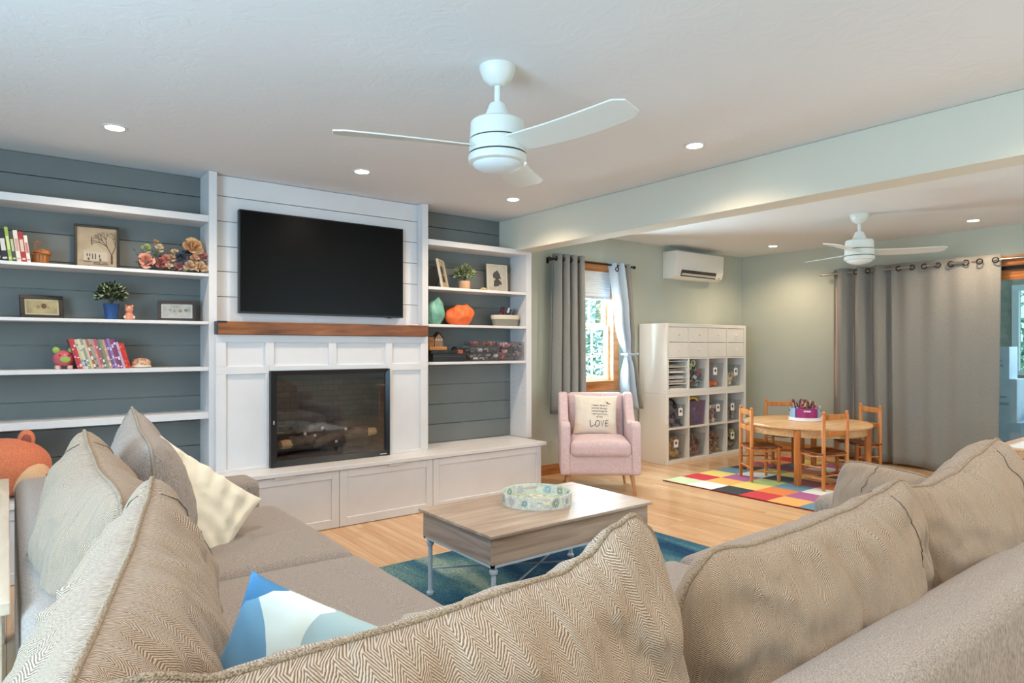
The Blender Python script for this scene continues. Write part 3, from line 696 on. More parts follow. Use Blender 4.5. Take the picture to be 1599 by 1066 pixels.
# left run, front = world +x  -> local +Y to +x is rz=-90
cushion('back_cushion', 'large pale herringbone cushion in the sofa corner at lower left', 1.0, .50, .16, (.165, 1.24, .455), rad(-90-14), rad(1), HERR, ROPE, BK, n=64, mm=52, pinch=-.02, ear=.0, rnd=.2,
        topf=interp([(-1, .03), (-.85, .035), (-.6, .0), (0, -.03), (.6, -.03), (1, -.02)]), wr=0.0169, seed=7.7, seams=((-.72, .3, .98, 1), (-.72, .35, .98, -1)))
cushion('back_cushion', 'pale bluish herringbone cushion, middle one along the left sofa back', .98, .50, .16, (.235, 2.23, .455), rad(-90), rad(3), HERR, ROPE, BK, n=52, mm=40, pinch=-.02, ear=.0, rnd=.2,
        topf=interp([(-1, .04), (-.85, .045), (-.6, .0), (0, -.04), (1, -.02)]), wr=0.0150, seed=9.2, seams=((-.7, .2, .98, 1), (-.7, .2, .98, -1)))
cushion('back_cushion', 'brown grey linen back cushion nearest the built-in shelves', .86, .52, .15, (.46, 2.93, .455), rad(-90-4), rad(5), LINEN, plain('linen_piping', (150, 138, 126), .9), BK, n=48, mm=38, pinch=.0, ear=.0, rnd=.2,
        topf=interp([(-1, .05), (-.8, .03), (0, -.03), (1, -.03)]), wr=.006, seed=11.0, seams=((-.72, .3, .98, 1), (-.72, .3, .98, -1)))
# throw pillows
def quilt_mat():
    m, nt, b = base('cream_quilted_cotton'); b.inputs['Base Color'].default_value = lin((242, 234, 214)); b.inputs['Roughness'].default_value = .75; b.inputs['Sheen Weight'].default_value = .3
    tc = nd(nt, 'ShaderNodeTexCoord'); mp = nd(nt, 'ShaderNodeMapping'); mp.inputs['Rotation'].default_value = (0, 0, PI/4); mp.inputs['Scale'].default_value = (46, 46, 46)
    nt.links.new(tc.outputs['UV'], mp.inputs[0]); ch = nd(nt, 'ShaderNodeTexVoronoi'); ch.inputs['Scale'].default_value = 1; ch.inputs['Randomness'].default_value = 0; nt.links.new(mp.outputs[0], ch.inputs['Vector'])
    bump(nt, b, ch.outputs['Distance'], -.9, .02)
    return m
cushion('throw_pillow', 'cream quilted throw pillow leaning by the sofa arm', .48, .36, .085, (.46, 2.80, .52), rad(8), rad(-24), quilt_mat(), None, None, n=40, mm=36, pinch=.04, ear=.03, wr=.020, seed=14.2, tilt=rad(42), cat='pillow')
def geo_mat():
    m, nt, b = base('geometric_blue_print'); b.inputs['Roughness'].default_value = .8
    tc = nd(nt, 'ShaderNodeTexCoord'); sp = nd(nt, 'ShaderNodeSeparateXYZ'); nt.links.new(tc.outputs['UV'], sp.inputs[0])
    lin0 = lambda c: lin(c)
    last = None
    def layer(prev, col, tests):
        """tests: list of (kind, params); all must hold"""
        fac = None
        for t in tests:
            if t[0] == 'line':    # a*u+b*v > c
                a = nd(nt, 'ShaderNodeMath', operation='MULTIPLY'); a.inputs[1].default_value = t[1]; nt.links.new(sp.outputs[0], a.inputs[0])
                q = nd(nt, 'ShaderNodeMath', operation='MULTIPLY_ADD'); q.inputs[1].default_value = t[2]; nt.links.new(sp.outputs[1], q.inputs[0]); nt.links.new(a.outputs[0], q.inputs[2])
                g = nd(nt, 'ShaderNodeMath', operation='GREATER_THAN'); g.inputs[1].default_value = t[3]; nt.links.new(q.outputs[0], g.inputs[0])
            else:                 # inside circle
                vd = nd(nt, 'ShaderNodeVectorMath', operation='DISTANCE'); vd.inputs[1].default_value = (t[1], t[2], 0); nt.links.new(tc.outputs['UV'], vd.inputs[0])
                g = nd(nt, 'ShaderNodeMath', operation='LESS_THAN'); g.inputs[1].default_value = t[3]; nt.links.new(vd.outputs['Value'], g.inputs[0])
            if fac is None: fac = g.outputs[0]
            else:
                mu = nd(nt, 'ShaderNodeMath', operation='MULTIPLY'); nt.links.new(fac, mu.inputs[0]); nt.links.new(g.outputs[0], mu.inputs[1]); fac = mu.outputs[0]
        mx = nd(nt, 'ShaderNodeMix', data_type='RGBA'); nt.links.new(fac, mx.inputs[0])
        if prev is None: mx.inputs[6].default_value = lin((224, 234, 228))
        else: nt.links.new(prev, mx.inputs[6])
        mx.inputs[7].default_value = lin(col); return mx.outputs[2]
    W = .46; o = 5
    # uv = 5 + local metres, u right, v up
    c = layer(None, (150, 190, 214), [('circ', o-.30, o+.02, .21)])
    c = layer(c, (120, 168, 200), [('circ', o-.30, o+.02, .21), ('line', 0, 1, o+.02)])
    c = layer(c, (72, 128, 172), [('line', -1, 1, .335)])
    c = layer(c, (166, 190, 194), [('line', -1, 1, -.02), ('circ', o-.01, o+.16, .06)])
    c = layer(c, (58, 74, 92), [('circ', o+.10, o+.185, .075)])
    c = layer(c, (70, 104, 140), [('circ', o+.06, o-.16, .15)])
    c = layer(c, (52, 68, 88), [('circ', o+.26, o-.20, .12)])
    nt.links.new(c, b.inputs['Base Color'])
    return m
cushion('throw_pillow', 'white and blue geometric throw pillow standing in the sofa corner', .40, .40, .07, (.355, 1.114, .477), rad(-35), rad(8), geo_mat(), None, None, n=40, mm=36, pinch=.04, ear=.02, wr=.004, seed=17.0, tilt=rad(25), cat='pillow')

# ------------------------------------------------------------------ coffee table and tray
def coffee_table():
    DW = wood('driftwood_laminate', [(.2, (132, 112, 98)), (.42, (172, 152, 136)), (.6, (192, 174, 158)), (.8, (208, 192, 178))], (2.0, 22, 22), .38)
    PALE = plain('pale_blue_grey_metal', (190, 208, 224), .4)
    t = thing('coffee_table', 'driftwood lift-top coffee table with pale turned metal legs', 'coffee table', (2.205, 2.62, .0122))
    hx, hy = .535, .32; zt = .438
    MB().box(-hx, hx, -hy, hy, zt-.016, zt).build('tabletop', DW, t, bevel=.003)
    bx = MB(); a = .018
    bx.box(-hx+a, hx-a, -hy+a, -hy+a+.015, .30, zt-.017).box(-hx+a, hx-a, hy-a-.015, hy-a, .30, zt-.017)
    DW2 = wood('driftwood_end_grain_panel', [(.2, (132, 116, 106)), (.42, (168, 154, 146)), (.6, (186, 174, 166)), (.8, (204, 194, 188))], (22, 2.0, 22), .4)
    for q in (-hx+a, hx-a-.015): MB().box(q, q+.015, -hy+a+.015, hy-a-.015, .30, zt-.017).build('end_panel', DW2, t)
    bx.box(-hx+a+.015, hx-a-.015, -hy+a+.015, hy-a-.015, .30, .31)
    bx.build('apron_box', DW, t, bevel=.002, seg=1)
    MB().box(-hx+.02, -hx+.035, -hy+.02, hy-.02, .288, .30).box(hx-.035, hx-.02, -hy+.02, hy-.02, .288, .30).box(-hx+.02, hx-.02, -hy+.02, -hy+.035, .288, .30).box(-hx+.02, hx-.02, hy-.035, hy-.02, .288, .30).build('metal_rim', PALE, t)
    for sx in (-1, 1):
        for sy in (-1, 1):
            MB().lathe([(.019, 0), (.02, .012), (.013, .02), (.0115, .03), (.0115, .25), (.019, .256), (.02, .27), (.013, .276), (.013, .289)], (sx*(hx-.045), sy*(hy-.045), 0), 14).build('leg', PALE, t, True)
    for s in (-1, 1): MB().tube([(-hx+.045, s*(hy-.045), .13+.004*s), (hx-.045, -s*(hy-.045), .13+.004*s)], .005, 8).build('cross_brace', PALE, t, True)
coffee_table()
def tray():
    r, h = .185, .062
    t = thing('serving_tray', 'round white serving tray with teal flower inlay on the coffee table', 'tray', (2.235, 2.665, .4507), rad(-28))
    PEARL = plain('pearl_inlay', (222, 228, 220), .25, var=.12, vs=60); 
    mb = MB(); n = 64
    # rim wall with two handle slots
    ths = [2*PI*i/n for i in range(n)]
    def slot(a): 
        d = (a-PI/2) % PI; d = min(d, PI-d); return d < .24
    for i in range(n):
        a0, a1 = ths[i], ths[(i+1) % n]; am = a0+PI/n
        zs = [(0, .030), (.046, h)] if slot(am) else [(0, h)]
        for za, zb in zs:
            vs = []
            for rr in (r-.006, r):
                for a in (a0, a1):
                    for z in (za, zb): vs.append((rr*math.cos(a), rr*math.sin(a), z))
            mb.add(vs, [(0, 1, 3, 2), (4, 6, 7, 5), (1, 5, 7, 3), (0, 2, 6, 4), (0, 4, 5, 1), (2, 3, 7, 6)])
    mb.build('rim', PEARL, t, weld=True)
    MB().lathe([(.001, 0), (r-.006, 0), (r-.006, .006), (.001, .006)], n=48).build('floor_disc', plain('tray_inlay_floor', (214, 216, 186), .25, var=.25, vs=40), t)
    cs = [plain('inlay_teal', (104, 160, 164), .3), plain('inlay_green', (122, 152, 122), .3), plain('inlay_blue', (128, 178, 204), .3), plain('inlay_lilac', (196, 190, 204), .3)]
    k = 0
    for side, rr in ((1, r+.0008), (-1, r-.0068)):
        for i in range(14):
            am = 2*PI*i/14+.12
            if slot(am+.0): continue
            mb = MB(); zc = .032; R0 = .025 if i % 3 else .019
            for p in range(11):
                pa = 2*PI*p/11; pts = []
                for (q, wd) in ((.25, .10), (.7, .26), (1, .04)):
                    for sg in (-1, 1):
                        lx = R0*q*math.cos(pa)-R0*wd*.5*sg*math.sin(pa); lz = R0*q*math.sin(pa)+R0*wd*.5*sg*math.cos(pa)
                        aa = am+lx/rr; pts.append((rr*math.cos(aa), rr*math.sin(aa), zc+lz))
                mb.add(pts, [(0, 2, 3, 1), (2, 4, 5, 3)])
            mb.build('flower_inlay', cs[k % 4], t); k += 1
    for i in range(9):
        a = i*2.4; q = .03+.013*i; mb = MB()
        for p in range(10):
            pa = 2*PI*p/10; pts = []
            for (f, wd) in ((.25, .1), (.7, .26), (1, .04)):
                for sg in (-1, 1): pts.append((q*math.cos(a)+.024*f*math.cos(pa)-.024*wd*.5*sg*math.sin(pa), q*math.sin(a)+.024*f*math.sin(pa)+.024*wd*.5*sg*math.cos(pa), .0068))
            mb.add(pts, [(0, 2, 3, 1), (2, 4, 5, 3)])
        mb.build('flower_inlay', cs[i % 4], t)
tray()

# ------------------------------------------------------------------ curtains
CURT = fabric('grey_curtain_cloth', (134, 132, 126), (152, 149, 143), (180, 180, 180), .75, .12)
LINING = plain('silver_lining', (176, 190, 204), .45, spec=.5)
def sheet(nu, nv, f, th=.003):
    """thick cloth sheet from f(u,v) -> (x,y,z), u,v in 0..1"""
    mb = MB(); vs = [Vector(f(i/nu, j/nv)) for j in range(nv+1) for i in range(nu+1)]
    w_ = nu+1; off = []
    for j in range(nv+1):
        for i in range(nu+1):
            a = vs[j*w_+max(0, i-1)]; b = vs[j*w_+min(nu, i+1)]; c = vs[max(0, j-1)*w_+i]; d = vs[min(nv, j+1)*w_+i]
            nrm = (b-a).cross(d-c); nrm = nrm.normalized() if nrm.length > 1e-9 else Vector((0, 0, 1)); off.append(vs[j*w_+i]+nrm*th)
    N = len(vs); fs = []
    for j in range(nv):
        for i in range(nu):
            a = j*w_+i; q = (a, a+1, a+w_+1, a+w_); fs.append(tuple(reversed(q))); fs.append(tuple(k+N for k in q))
    for i in range(nu): fs.append((i, i+1, N+i+1, N+i)); a = nv*w_+i; fs.append((a+1, a, N+a, N+a+1))
    for j in range(nv): a = j*w_; fs.append((a+w_, a, N+a, N+a+w_)); b = a+nu; fs.append((b, b+w_, N+b+w_, N+b))
    return mb.add(vs+off, fs)
def ring(mb, c, r, rr, axis):
    pts = []
    for k in range(16):
        a = 2*PI*k/16
        pts.append({'y': (c[0]+r*math.cos(a), c[1], c[2]+r*math.sin(a)), 'x': (c[0], c[1]+r*math.cos(a), c[2]+r*math.sin(a))}[axis])
    mb.tube(pts, rr, 6, closed=True)
def window_curtains():
    # left panel, hanging straight
    t = thing('window_curtain', 'grey pleated curtain hanging straight left of the small window', 'curtain', (4.44, 4.80, .62), 0, 'curtains at the small window')
    def f(u, v):
        z = v*1.58; wd = .42+.06*(1-v); x = -.20-.03*(1-v)+u*wd; y = .045*math.sin(u*2*PI*4.2+.5+.5*noise.noise((u*3, z, 1)))*(1-.1*v)
        return (x+.012*math.sin(u*2*PI*8), y+.012*noise.noise((u*5, z*2, 4)), z)
    sheet(70, 24, f).build('panel', CURT, t, 'all')
    g = MB()
    for k in range(4): ring(g, (-.17+k*.10, 0, 1.53), .022, .005, 'x')
    tag(g.build('grommets', DARKM, t, True), kind='stuff')
    # right panel, tied back, lining showing
    t = thing('window_curtain', 'silver-lined curtain tied back right of the small window', 'curtain', (5.28, 4.80, .60), 0, 'curtains at the small window')
    def gx(v):      # left and right edges by height
        z = v*1.57
        if z > .60:
            k = (z-.60)/.97; l = -.01+(-.25+.01)*k**.85; r = .125+(.045-.125)*k
        else:
            k = 1-z/.60; l = -.01+.015*k; r = .125+.12*k**1.1
        return l, r
    def f(u, v):
        z = v*1.57; l, r = gx(v); tie = math.exp(-((z-.60)/.12)**2)
        if z < .6: lo = -.03*math.sin(PI*min(1, (0.6-z)/.6*1.0))
        else: lo = -.02*math.sin(PI*min(1, (z-.6)/.5))
        l += lo*1.6
        y = (.035*(1-.75*tie))*math.sin(u*2*PI*2.6+1.1+z*.6)-.02*(1-tie)*math.sin(PI*u)
        return (l+(r-l)*u, y+.008*noise.noise((u*4, z*3, 7)), z)
    o = sheet(56, 40, f).build('panel', [LINING, CURT], t, 'all')
    for p in o.data.polygons: p.material_index = 0 if p.center.x < (sum(gx(max(0, min(1, p.center.z/1.57))))/2+.035) else 1
    MB().tube([(-.03, -.05, .60), (.05, -.062, .597), (.135, -.04, .603), (.14, .03, .603), (.05, .05, .6), (-.03, .03, .6)], .012, 8, closed=True).build('tieback', LINING, t, True)
    MB().sphere((.125, -.055, .603), .022, .016, .018).build('tieback_knot', LINING, t, True)
    g = MB(); ring(g, (-.185, -.045, 1.50), .022, .006, 'y'); g.build('grommet', DARKM, t, True)
    r = thing('curtain_rod', 'dark bronze curtain rod over the small window', 'curtain rod', (4.8, 4.80, 2.145))
    MB().tube([(-.60, 0, 0), (.60, 0, 0)], .011, 10).build('rod', DARKM, r, True)
    for s in (-1, 1):
        MB().lathe([(.006, 0), (.016, .006), (.018, .02), (.010, .03)], n=12, M=T(s*.60, 0, 0) @ R(s*PI/2, 'Y')).build('finial', DARKM, r, True)
        MB().box(s*.53-.006, s*.53+.006, 0, .128, -.006, .006).box(s*.53-.012, s*.53+.012, .120, .129, -.03, .03).build('bracket', DARKM, r)
window_curtains()
def big_curtain():
    X0 = 7.545
    t = thing('door_curtain', 'grey curtain bunched in deep folds at the left end of the rod', 'curtain', (X0, 3.36, .03), 0, 'large grey curtains over the sliding door')
    def f(u, v):
        z = v*2.14; y = .32-u*.66*(1+.03*(1-v)); x = .055*math.sin(u*2*PI*3.4+.8)+.012*noise.noise((u*6, z*1.5, 2)); return (x, y, z)
    sheet(76, 20, f).build('panel', CURT, t, 'all')
    MB().box(.05, .056, .10, .33, .02, 1.95).build('lining_edge', plain('beige_lining', (196, 172, 152), .9), t)
    g = MB(); ring(g, (-.06, -.10, 2.085), .024, .006, 'x'); ring(g, (-.05, .03, 2.085), .024, .006, 'x'); tag(g.build('grommets', DARKM, t, True), kind='stuff')
    t = thing('door_curtain', 'wide grey grommet curtain drawn flat across the sliding door', 'curtain', (X0, 2.55, .02), 0, 'large grey curtains over the sliding door')
    def f2(u, v):
        z = v*2.15; y = .49-u*.985+.04*(1-v)*(u-.5)
        x = -.02+.017*math.sin(u*2*PI*4+.4)*(.35+.65*v)+.02*noise.noise((u*6, z*.7, 5))
        return (x, y, z+.015*math.sin(u*2*PI*1.5)*(1-v))
    sheet(80, 24, f2).build('panel', CURT, t, 'all')
    for k, yy in enumerate((.40, .27, .155, .03, -.085, -.215, -.33, -.46)):
        g = MB(); ring(g, (-.052, yy, 2.092), .025, .006, 'x'); g.build('grommet', DARKM, t, True)
    for k in (0, 2, 4):
        yy = (.40, .27, .155, .03, -.085, -.215)[k]; y2 = (.40, .27, .155, .03, -.085, -.215)[k+1]
        MB().tube([(-.062, yy-.01, 2.095), (-.062, y2+.01, 2.095)], .0125, 10).build('exposed_rod', NICKEL, t, True)
    r = thing('curtain_rod', 'double nickel curtain rod along the sliding door wall', 'curtain rod', (X0, 2.6, 2.12))
    MB().tube([(0, -2.0, 0), (0, 1.20, 0)], .0115, 10).build('rod', NICKEL, r, True)
    MB().tube([(.05, -2.0, .012), (.05, 1.15, .012)], .009, 10).build('rear_rod', NICKEL, r, True)
    MB().sphere((0, 1.215, 0), .018).build('finial', NICKEL, r, True)
    MB().box(-.006, .114, 1.08, 1.092, -.008, .02).box(.106, .114, 1.07, 1.10, -.03, .04).build('bracket', NICKEL, r)
big_curtain()

# ------------------------------------------------------------------ sliding door and the sunroom behind it
def slider():
    y0, y1, z0, z1 = SL
    OW = wood('varnished_pine', [(.3, (150, 84, 36)), (.5, (192, 116, 54)), (.7, (214, 142, 76))], (26, 3, 26), .35)
    d = struct(MB().box(XR-.025, XR+.13, y0-.09, y0, 0, z1+.10).box(XR-.025, XR+.13, y1, y1+.09, 0, z1+.10).box(XR-.03, XR+.13, y0, y1, z1, z1+.10).box(XR-.02, XR+.13, y0, y1, 0, .03).build('door_1', OW, bevel=.004))
    def leaf(a, b, x):
        f = MB().box(x, x+.04, a, a+.11, .03, z1-.01).box(x, x+.04, b-.11, b, .03, z1-.01).box(x, x+.04, a+.11, b-.11, z1-.13, z1-.01).box(x, x+.04, a+.11, b-.11, .03, .16).build('door_leaf', OW, d, bevel=.003)
        MB().box(x+.018, x+.022, a+.10, b-.10, .15, z1-.12).build('pane', GLASS, f)
    leaf(1.79, 3.5, XR+.02); leaf(.9, 1.88, XR+.075)
    MB().box(XR-.005, XR+.12, y0, y1, z1-.035, z1).build('track', BLACK, d)
slider()
def sunroom():
    SW = plain('sunroom_wall', (176, 172, 150), .85, var=.12, vs=12)
    fl = struct(MB().box(7.8, 10.1, .2, 4.4, -.1, -.01).build('sunroom_floor', plain('sunroom_floor', (120, 112, 104), .6)))
    struct(holed('y', .2, 4.4, -.01, 2.4, 10.0, 10.1, [(1.45, 2.55, .98, 2.02)], SW, 'wall_sunroom'))
    struct(MB().box(7.8, 10.1, 4.3, 4.4, -.01, 2.4).build('wall_sunroom_end', SW)); struct(MB().box(7.8, 10.1, .1, .2, -.01, 2.4).build('wall_sunroom_side', SW))
    struct(MB().box(7.8, 10.1, .1, 4.4, 2.4, 2.5).build('ceiling_sunroom', plain('sunroom_ceiling', (150, 170, 168), .8)))
    wn = struct(MB().box(9.93, 10.0, 1.40, 1.47, .95, 2.05).box(9.93, 10.0, 2.53, 2.60, .95, 2.05).box(9.93, 10.0, 1.47, 2.53, 1.98, 2.05).box(9.9, 10.0, 1.38, 2.62, .93, .98).box(9.95, 9.99, 1.97, 2.03, .98, 1.98).build('window_4', WINF))
    MB().box(9.97, 9.975, 1.47, 2.53, .98, 1.98).build('pane', GLASS, wn)
    sh = thing('utility_shelf', 'white ledge on the sunroom wall beyond the glass door', 'shelf', (9.75, 2.1, .44))
    MB().box(-.2, .2, -.5, .5, .2, .23).build('board', WHITE, sh)
    for s in (-1, 1): MB().box(-.18, .18, s*.46-.02, s*.46+.02, -.449, .2).build('side', WHITE, sh)
    CB = plain('white_carton', (206, 220, 230), .7, var=.05); TP = plain('carton_tape', (150, 176, 190), .6)
    def carton(x, y, z, sx, sy, sz, label):
        t = thing('storage_box', label, 'box', (x, y, z), 0, 'cartons stacked in the sunroom')
        MB().box(-sx/2, sx/2, -sy/2, sy/2, 0, sz).build('carton', CB, t, bevel=.004)
        MB().box(-sx/2-.001, -sx/2, -.02, .02, sz*.1, sz).build('tape', TP, t)
        MB().box(-sx/2-.0012, -sx/2, -sy*.3, sy*.3, sz*.38, sz*.45).box(-sx/2-.0012, -sx/2, -sy*.25, sy*.2, sz*.55, sz*.6).build('print', TP, t)
    carton(8.5, 2.30, -.01, .4, .42, .50, 'lowest white carton beyond the glass door, under two others')
    carton(8.5, 2.31, .49, .32, .34, .45, 'tall middle white carton in the stack beyond the glass door')
    carton(8.5, 2.34, .94, .28, .26, .34, 'top white carton in the stack beyond the glass door')
    carton(8.55, 1.98, -.01, .3, .2, .62, 'narrow white carton standing right of the stack beyond the door')
sunroom()
def tree(x, y, h, label, seed):
    rnd = random.Random(seed); t = thing('garden_tree', label, 'tree', (x, y, -.6), 0, 'trees outside the windows')
    MB().tube([(0, 0, 0), (.05, 0, h*.3), (0, .05, h*.6)], [.12, .09, .04], 8).build('trunk', plain('bark', (96, 82, 66), .9), t)
    mb = MB()
    for i in range(2600):
        a = rnd.random()*2*PI; q = rnd.random()**.5*h*.42; z = h*(.18+.8*rnd.random()); q *= max(.15, 1-(abs(z-h*.5)/(h*.6))**2)
        c = Vector((q*math.cos(a), q*math.sin(a), z)); d = Vector((rnd.uniform(-1, 1), rnd.uniform(-1, 1), rnd.uniform(-1, 1))).normalized(); e = d.orthogonal().normalized(); s = rnd.uniform(.05, .11)
        mb.add([c-d*s, c+e*s*.5, c+d*s, c-e*s*.5], [(0, 1, 2, 3)])
    tag(mb.build('foliage', confetti('tree_leaves', [(96, 150, 120), (130, 176, 140), (70, 128, 104), (160, 200, 164)], .7), t), kind='stuff')
tree(7.2, 8.4, 4.2, 'leafy green tree outside behind the small window', 1)
tree(11.4, 9.9, 4.6, 'leafy green tree farther right outside the small window', 2)
tree(13.2, 3.2, 4.4, 'leafy green tree outside the sunroom window', 3)
MB().box(-8, 20, 5.2, 18, -.7, -.6).build('lawn', plain('lawn', (150, 186, 130), .95, var=.2, vs=3)); bpy.data.objects['lawn']['kind'] = 'structure'
struct(MB().box(10.2, 20, -6, 5.2, -.7, -.6).build('lawn_side', MATS['lawn']))

# ------------------------------------------------------------------ pink armchair with pillow
def armchair():
    PINK = fabric('blush_velvet', (208, 184, 188), (220, 198, 202), (60, 60, 60), .8, .05)
    LEGW = wood('beech_leg', [(.3, (176, 124, 84)), (.7, (208, 160, 118))], (20, 20, 3), .45)
    # local: -Y is the front
    t = thing('armchair', 'blush pink upholstered armchair in front of the window', 'armchair', (4.23, 4.19, 0), rad(-40))
    hw = .345
    MB().soft(hw-.02, .31, .10, .035, (0, -.02, .275), seg=4).build('seat_base', PINK, t, 'all')
    MB().soft(hw-.085, .265, .065, .045, (0, -.10, .40), puff=.03, seg=6).build('seat_cushion', PINK, t, 'all')
    lean = rad(-10)
    MB().soft(hw-.075, .07, .29, .05, (0, 0, 0), seg=5, M=T(0, .245, .56) @ R(lean, 'X')).build('backrest', PINK, t, 'all')
    prof = [(-.345, .18), (-.335, .52), (-.325, .60), (-.285, .635), (-.21, .63), (-.10, .605), (.02, .62), (.10, .70), (.15, .79), (.19, .845), (.245, .855), (.30, .84), (.315, .78), (.27, .50), (.25, .18)]
    for s in (-1, 1):
        a, b = sorted((s*(hw-.085), s*hw))
        MB().prism(prof, a, b).build('side_panel', PINK, t, 'all', bevel=.022, seg=4)
    for x, y, dx, dy in ((-.27, -.27, -.03, -.03), (.27, -.27, .03, -.03), (-.25, .20, -.03, .05), (.25, .20, .03, .05)):
        MB().tube([(x+dx, y+dy, 0), (x, y, .185)], [.011, .021], 12).build('leg', LEGW, t, True)
    # pillow on the seat
    CREAM = fabric('cream_canvas', (226, 216, 200), (238, 230, 216), (300, 300, 300), .9, .15)
    th = rad(-40); ca, sa = math.cos(th), math.sin(th)
    lx, ly = -.015, .055
    px, py = 4.23+ca*lx-sa*ly, 4.19+sa*lx+ca*ly
    o, f = cushion('throw_pillow', 'cream pillow printed with LOVE on the pink armchair', .40, .37, .075, (px, py, .47), th, rad(-12), CREAM, None, None, n=36, mm=32, pinch=.06, ear=.03, wr=.004, seed=21, cat='pillow', tilt=rad(2))
    INK = plain('printed_ink', (52, 42, 40), .9)
    def put(mesh_verts_faces, name):
        vs, fs = mesh_verts_faces; out = []
        for x, z in vs:
            u = max(-.97, min(.97, x/.2)); v = max(-.97, min(.97, (z-.185)/.185)); q = f(u, v, -1); out.append((x, q.y-.0022, z))
        MB().add(out, fs).build(name, INK, o)
    def text(body, size, x, z):
        cu = bpy.data.curves.new('t', 'FONT'); cu.body = body; cu.size = size; cu.align_x = 'CENTER'; cu.resolution_u = 2
        ob = bpy.data.objects.new('t', cu); C.objects.link(ob); dg = bpy.context.evaluated_depsgraph_get()
        me = bpy.data.meshes.new_from_object(ob.evaluated_get(dg)); bpy.data.objects.remove(ob)
        bm = bmesh.new(); bm.from_mesh(me); bmesh.ops.triangulate(bm, faces=bm.faces); bmesh.ops.subdivide_edges(bm, edges=[e for e in bm.edges if e.calc_length() > .012], cuts=1); bmesh.ops.triangulate(bm, faces=bm.faces)
        bm.verts.index_update()
        r = ([(v.co.x+x, v.co.y+z) for v in bm.verts], [tuple(v.index for v in fc.verts) for fc in bm.faces]); bm.free(); bpy.data.meshes.remove(me); return r
    for i, (ln, sz) in enumerate((('I have what a', .0265), ('purest always', .0265), ('surprising to', .028), ('represent you', .025), ('of my', .025))):
        put(text(ln, sz, .03, .262-i*.0265), 'lettering')
    # hand-drawn LOVE as ink strokes
    def stroke(p, wd=.0055):
        vs, fs = [], []
        for i, (x, z) in enumerate(p):
            a = p[max(0, i-1)]; b = p[min(len(p)-1, i+1)]; d = Vector((b[0]-a[0], b[1]-a[1])).normalized()
            vs += [(x-d.y*wd/2, z+d.x*wd/2), (x+d.y*wd/2, z-d.x*wd/2)]
            if i: fs.append((2*i-2, 2*i-1, 2*i+1, 2*i))
        put((vs, fs), 'lettering')
    oz = .072
    stroke([(-.055, oz+.058), (-.052, oz+.02), (-.046, oz), (-.03, oz+.006), (-.012, oz+.018)])
    stroke([(.012, oz+.058), (-.004, oz+.045), (-.008, oz+.02), (.004, oz+.003), (.022, oz+.008), (.032, oz+.03), (.026, oz+.052), (.012, oz+.058)])
    stroke([(.042, oz+.056), (.054, oz+.004), (.068, oz+.062)])
    stroke([(.112, oz+.064), (.086, oz+.056), (.084, oz+.03), (.086, oz+.004), (.112, oz+.016)]); stroke([(.085, oz+.032), (.108, oz+.040)])
    put(([(.085, .315), (.092, .297), (.105, .305), (.112, .292), (.135, .288), (.118, .284), (.105, .287)], [(0, 1, 6), (1, 2, 6), (2, 3, 6), (3, 4, 5, 6)]), 'bird_print')
armchair()

# ------------------------------------------------------------------ cube storage with drawers and bins
CLEARB = clear('clear_plastic_bin', (250, 251, 252), .04, .15, .015)
TAGW = plain('bin_tag', (240, 240, 238), .7)
KX0, KX1, KYF, KYB = 5.615, 7.115, 4.52, 4.905
KW = KX1-KX0; CW = (KW-.076-3*.016)/4
def cube_unit(zb, label):
    H = .768; t = thing('cube_shelf', label, 'shelf unit', (KX0, KYF, zb), 0, 'white cube shelf units'); D = KYB-KYF
    KWH = plain('cube_white', (234, 230, 222), .4)
    for a in (0, KW-.038): MB().box(a, a+.038, 0, D, 0, H).build('side_panel', KWH, t, bevel=.0015, seg=1)
    for a in (.0, H-.038): MB().box(.038, KW-.038, 0, D, a, a+.038).build('horizontal_panel', KWH, t, bevel=.0015, seg=1)
    for i in range(3):
        x = .038+CW*(i+1)+.016*i; MB().box(x, x+.016, .001, D, .038, H-.038).build('divider', KWH, t)
    for i in range(4):
        x = .038+(CW+.016)*i; MB().box(x, x+CW, .001, D, H/2-.008, H/2+.008).build('shelf', KWH, t)
    MB().box(.038, KW-.038, D-.006, D, .038, H-.038).build('back_panel', KWH, t)
    return t, KWH
lo_u, KWH = cube_unit(0.0005, 'lower white cube shelf unit holding two rows of clear bins')
hi_u, _ = cube_unit(.7695, 'upper white cube shelf unit with a row of small drawers')
for z in (.03, .735): MB().sphere((-.0005, .03, z), .004, .004, .004, 8, 6).build('screw_cap', NICKEL, hi_u)
for z in (.03, .735): MB().sphere((-.0005, .03, z), .004, .004, .004, 8, 6).build('screw_cap', NICKEL, lo_u)
HC = (.768-.076-.016)/2
for i in range(4):
    for k in range(2):
        z = .768/2+.008+k*HC/2; x = .038+(CW+.016)*i
        d = MB().box(x+.003, x+CW-.003, .004, .02, z+.003, z+HC/2-.003).box(x+.006, x+CW-.006, .02, .34, z+.005, z+HC/2-.02).build('drawer', KWH, hi_u, bevel=.0015, seg=1)
        MB().lathe([(.005, 0), (.005, .012), (.011, .016), (.011, .022), (.004, .025)], n=12, M=T(x+CW/2, .004, z+HC/4) @ R(PI/2, 'X')).build('knob', KWH, d, True)
def cell(i, row):
    """left bottom front corner of a cube; row 0 is the lowest"""
    zb = (0.0005, .7695)[row//2]; return KX0+.038+(CW+.016)*i, zb+.038+(row % 2)*(HC+.016)
